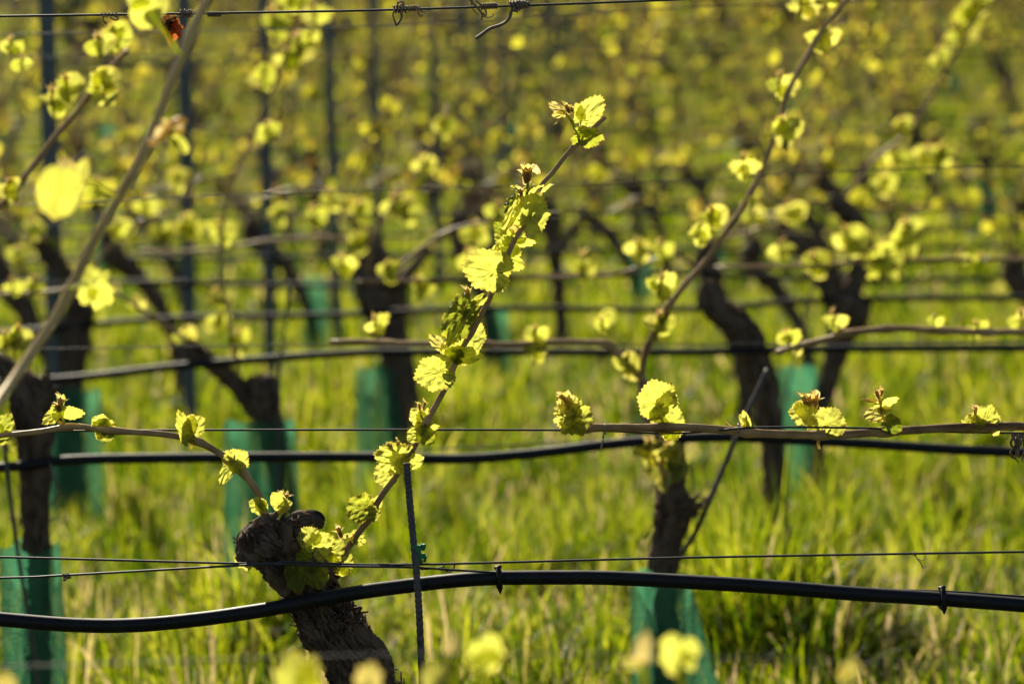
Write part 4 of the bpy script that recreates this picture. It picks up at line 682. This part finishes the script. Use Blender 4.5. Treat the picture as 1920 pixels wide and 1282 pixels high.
for bx_, by_, tx_, ty_, tn in ((300, 262, 318, 230, .7), (325, 235, 350, 225, .75), (320, 245, 330, 270, .1), (335, 262, 350, 290, -.1), (312, 232, 300, 222, .6)): B = P(bx_, by_, Yd - .08); T_ = P(tx_, ty_, Yd - .08); put_leaf(m, B, T_, facing(B, T_ - B, r_.uniform(-60, 60)), .7, 1, 0, tn, .5, .4, False)
link('shoot', m.mesh('shoot', [M['leaf']]), q)
q = cane_far(VN, [(-330, 1330), (-150, 1310), (100, 1325), (400, 1335), (700, 1332), (1000, 1340), (1300, 1335), (1600, 1345), (1750, 1350)], YN, 14, 11, 23.)
for a in ((560, 1290, 545, 1215, YN, .75, 0), (575, 1275, 590, 1225, YN, .6, .05), (690, 1275, 700, 1238, YN, .9, .45), (815, 1275, 800, 1240, YN, .8, .15), (835, 1260, 850, 1235, YN, .6, .2), (905, 1215, 930, 1262, YN, .85, 0), (895, 1235, 875, 1210, YN, .8, 0), (920, 1230, 945, 1225, YN, .8, .0), (845, 1210, 850, 1175, YN, .5, .65), (1275, 1215, 1262, 1272, YN, .8, 0), (1285, 1230, 1305, 1215, YN, .8, 0), (1195, 1245, 1155, 1240, YN, .35, .3), (1205, 1225, 1212, 1178, YN, .45, .6), (1590, 1265, 1605, 1230, YN, .6, .3), (1580, 1260, 1572, 1245, YN, .7, .45), (10, 1290, 12, 1255, YN, .8, .4), (1110, 1295, 1108, 1270, YN, .7, .1)): big(q, *a)
m = MB()
for x, y in ((560, 1290), (690, 1275), (820, 1275), (905, 1240), (848, 1230), (1275, 1240), (1205, 1240), (1590, 1265), (10, 1290)):
    tube(m, spline([P(x + 8, 1336, YN), P(x + 3, (y + 1336) / 2, YN), P(x, y, YN)], 4), [.0026] * 8 + [.0018], 8, 0, tone=-.25)
link('shoot', m.mesh('shoot', [M['leaf']]), q)
px_tube('trellis_wire', [(-500, 1262), (0, 1250), (960, 1224), (1920, 1252), (2500, 1265)], YN + .15, .0007, M['wire'], 'faint defocused wire crossing the bottom of the photo, nearest of all', 'wire')

# ------------------------------------------------------------------ far rows: six kinds of vine, copied
def far_vine(seed):
    r_ = random.Random(seed); root = bpy.data.objects.new('grapevine', None); COL.objects.link(root); root.empty_display_size = .1
    lean = r_.uniform(-.22, .02); h = r_.uniform(.5, .6); m = MB()
    pts = [Vector((0, 0, -.05)), Vector((lean * .1, 0, .18)), Vector((lean * .5, r_.uniform(-.03, .03), .36)), Vector((lean, 0, h - .06)), Vector((lean + r_.uniform(-.03, .03), 0, h)), Vector((lean, 0, h + .03))]
    bark_tube(m, pts, [.027, .022, .025, .034, .030, .010], 16, 5, seed * 1.3, .2, .35)
    if r_.random() < .7: bark_tube(m, [pts[2], pts[3] + Vector((.08, 0, -.04)), pts[3] + Vector((.15, 0, .05))], [.018, .018, .012], 12, 4, seed * 2.3, .2, .3)
    link('trunk', m.mesh('trunk', [M['bark']]), root)
    hd = Vector((lean, 0, h)); canes = []
    wl, wr = -r_.uniform(.42, .62), r_.uniform(.42, .62)
    canes.append([hd, hd + Vector((-.05, 0, .1)), hd + Vector((-.18, 0, .16)), Vector((lean + wl * .6, 0, .69)), Vector((lean + wl, 0, .68))])
    canes.append([hd, hd + Vector((.06, 0, .1)), hd + Vector((.18, 0, .15)), Vector((lean + wr * .6, 0, .70)), Vector((lean + wr, 0, .68))])
    for q in range(3):
        a = r_.uniform(.15, .75); ln = r_.uniform(.6, 1.1); o = Vector((r_.uniform(-.12, .25), r_.uniform(-.05, .05), .02)); yy = r_.uniform(-.08, .08)
        canes.append([hd + o * .3, hd + o + Vector((.02, yy * .3, .14)), hd + o + Vector((a * ln * .45, yy, ln * .55)), hd + o + Vector((a * ln * .8, yy, ln))])
    for c in canes:
        co = link('cane', cane_mesh(c, .0048, .0034, (), 6, 5, seed + len(c) * .3, .01).mesh('cane', [M['cane']]), root)
        q = [Vector(p) for p in spline(c, 8)]; acc = 0; nxt = .1; m = MB()
        for i in range(1, len(q)):
            acc += (q[i] - q[i - 1]).length
            if acc > nxt:
                nxt = acc + r_.uniform(.055, .115) + (.2 if r_.random() < .13 else 0); d = Vector((r_.uniform(-.7, .7), r_.uniform(-.7, .7), r_.uniform(.3, 1)))
                shoot_cluster(m, q[i], d, r_.uniform(.020, .064), r_.choice((1, 2, 3, 4)), r_, False, r_.uniform(-.62, .32), None, .5)
        link('foliage', m.mesh('foliage', [M['young']]), co)
    return root
PROTO = []
def copy_vine(root, loc, rz, s):
    r = root.copy(); COL.objects.link(r); r.location = loc; r.rotation_euler = (0, 0, rz); r.scale = (s, s, s)
    for ch in root.children:
        c = ch.copy(); COL.objects.link(c); c.parent = r
        for g in ch.children: d = g.copy(); COL.objects.link(d); d.parent = c
    return r
def far_rows():
    r_ = random.Random(77); protos = [far_vine(200 + i) for i in range(8)]; used = set()
    GP = []
    ANCH = {5: 930, 6: 590, 7: 1200}; ORD = {4: 'fifth', 5: 'sixth', 6: 'seventh', 7: 'eighth'}
    for k in range(4, 24):
        Y = rowY(k); hw = .150 * Y + .3; ax = P(ANCH[k], 500, Y).x if k in ANCH else r_.uniform(0, 1); x = ax - math.ceil(ax + hw)
        while x < hw + .2:
            pi = r_.randrange(len(protos))
            if k >= 16 and x < -.098 * Y: x += .5; continue
            loc = Vector((x + (0 if k in ANCH and abs(x - ax) < .02 else r_.uniform(-.14, .14)), Y + r_.uniform(-.06, .06), zt(x, Y))); rz = r_.uniform(-.12, .12); s = r_.uniform(.92, 1.1)
            if pi not in used: o = protos[pi]; used.add(pi); o.location = loc; o.rotation_euler = (0, 0, rz); o.scale = (s, s, s)
            else: o = copy_vine(protos[pi], loc, rz, s)
            if k in ORD: tag(o, f'blurred vine with dark trunk and yellow green shoots in the {ORD[k]} row back', 'grapevine', f'grapevines of the {ORD[k]} row')
            else: tag(o, 'distant vine blurred to yellow dots, standing in the farthest rows', 'grapevine', 'grapevines of the farthest rows')
            if (abs(x - ax) < .02 if k in ANCH else r_.random() < .12 and k > 8):
                GP.append((loc.copy(), k))
            x += 1.0
        # hose and wires of the row
        xs = [-hw - 1 + i * .35 for i in range(int((2 * hw + 2) / .35) + 1)]; nm = ORD.get(k); ln = f'in the {nm} row back' if nm else 'in the farthest rows'
        m = MB(); tube(m, [(a, Y - .03, zt(a, Y) + .5 + .03 * noise.noise((a * 1.1, k * 3.1, 0))) for a in xs], .008, 6); tag(link('drip_hose', m.mesh('drip_hose', [M['hose']])), f'blurred black hose {ln}', 'hose', 'drip hoses along the rows' if nm else 'hoses of the farthest rows')
        for h, lb in ((.69, 'cane wire'), (.92, 'middle wire'), (1.15, 'upper wire')):
            m = MB(); tube(m, [(a, Y, zt(a, Y) + h + .01 * noise.noise((a * .5, k * 2.1, h))) for a in xs[::2]], .0014, 5)
            tag(link('trellis_wire', m.mesh('trellis_wire', [M['wire']])), f'blurred thin {lb} {ln}', 'wire', f'{lb}s {ln}')
    gm = None
    for loc, k in GP:
        lab = f'blurred green guard round a vine in the {ORD[k]} row back' if k in ORD else 'distant blurred green guard among the farthest vines'; grp = f'green guards of the {ORD[k]} row' if k in ORD else 'green guards of the farthest rows'
        if gm is None: gm = guard(0, 0, 1., .10 * S(1.), .12 * S(1.), lab, .30, 0, 9, grp, Vector((0, 0, 0))); o = gm
        else: o = gm.copy(); COL.objects.link(o); tag(o, lab, 'trunk guard', grp)
        o.location = loc; o.rotation_euler = (0, 0, r_.uniform(-.5, .5)); o.scale = (r_.uniform(.8, 1.25),) * 2 + (r_.uniform(.9, 1.1),)
far_rows()
# steel posts: rolled channel with lipped edges and a line of hooks
def post_mesh():
    m = MB(); sec = [(-.024, .014), (-.024, -.012), (-.012, -.018), (.012, -.018), (.024, -.012), (.024, .014), (.016, .018), (.018, .010), (.018, -.008), (.009, -.013), (-.009, -.013), (-.018, -.008), (-.018, .010), (-.016, .018)]
    sec = [(x * .78, y * .78) for x, y in sec]; n = len(sec); H = 1.85; nz = 30; v = [(x, y, -.1 + (H + .1) * j / nz) for j in range(nz + 1) for x, y in sec]
    f = [(j * n + i, j * n + (i + 1) % n, (j + 1) * n + (i + 1) % n, (j + 1) * n + i) for j in range(nz) for i in range(n)] + [tuple(nz * n + i for i in range(n))]
    m.add(v, f); hm = m
    for j in range(9):
        z = .5 + j * .14
        for sx in (-1, 1): tube(hm, [(sx * .024, 0, z), (sx * .031, 0, z + .004), (sx * .034, 0, z + .016)], [.003, .003, .002], 6)
    return m.mesh('trellis_post', [M['steel']])
PM = post_mesh()
def post(X, k, label, group='steel posts along the rows'):
    o = tag(link('trellis_post', PM, None, (X, rowY(k) + .03, zt(X, rowY(k)))), label, 'post', group); o.rotation_euler = (0, RND.uniform(-.012, .012), RND.uniform(-.2, .2))
for k, px, lab in ((3, 97, 'tall blurred grey steel post nearest the left edge'), (4, 347, 'blurred grey steel post second from the left'), (5, 500, 'faint grey steel post third from the left'), (6, 628, 'faint grey steel post fourth from the left'), (7, 711, 'dark grey steel post fifth from the left, left of the centre'), (8, 822, 'faint steel post just left of the slanting cane')):
    post(P(px, 400, rowY(k)).x, k, lab)
for k in range(9, 22):
    X = P(822, 400, rowY(8)).x + .10 * (k - 8)
    for d in (-5.2, 0, 5.2):
        if abs(X + d) < .15 * rowY(k) + .1: post(X + d, k, 'distant blurred steel post among the farthest rows', 'steel posts of the farthest rows')
# ------------------------------------------------------------------ hedge and bushes beyond the vineyard
def bush_mesh(seed, rx, rz, n):
    r_ = random.Random(seed); m = MB(); cl = [(Vector((r_.uniform(-.6, .6) * rx, r_.uniform(-.5, .5) * rx, r_.uniform(.35, .95) * rz)), r_.uniform(.25, .5)) for _ in range(12)]
    for c, s in cl:
        for _ in range(n):
            d = Vector((r_.gauss(0, 1), r_.gauss(0, 1), r_.gauss(0, 1))).normalized() * s * rx * r_.uniform(.5, 1.05); b = c + d; t = b + Vector((r_.uniform(-1, 1), r_.uniform(-1, 1), r_.uniform(-.8, .8))).normalized() * r_.uniform(.06, .14)
            put_leaf(m, b, t, Vector((r_.uniform(-1, 1), r_.uniform(-1, 1), r_.uniform(-.2, 1))), .8, 1, r_.randrange(3), r_.uniform(-.9, .6), hi=False)
    cr = m.mesh('crown', [M['bush']]); t = MB()
    for i in range(5): a = i * 1.26; tube(t, [Vector((0, 0, -.1)), Vector((math.cos(a) * rx * .2, math.sin(a) * rx * .2, rz * .3)), Vector((math.cos(a) * rx * .5, math.sin(a) * rx * .4, rz * .75))], [.07, .05, .02], 8, 0, .2, 6)
    return cr, t.mesh('trunk', [M['bark']])
BM = [bush_mesh(i, 1.1, 1.7, 150) for i in range(3)]
r_ = random.Random(12)
for i, (x, y, s, lab) in enumerate([(-4.75, 40, .55, 'bright green bush beyond the far rows at upper left'), (-4.3, 39, .5, 'green bush second from the left beyond the far rows')] + [(-3.9 + j * 1.25 + r_.uniform(-.3, .3), 46.5 + r_.uniform(-.8, 2), r_.uniform(.9, 1.3), 'dark bush in the hedge beyond the far rows') for j in range(9)]):
    o = empty('bush', (x, y, zt(x, y)), lab, 'bush', 'bushes in the hedge beyond the far rows'); o.scale = (s, s, s); o.rotation_euler = (0, 0, r_.random() * 6)
    for nm, me in zip(('crown', 'trunk'), BM[i % 3]): c = bpy.data.objects.new(nm, me); COL.objects.link(c); c.parent = o
bpy.context.view_layer.update()
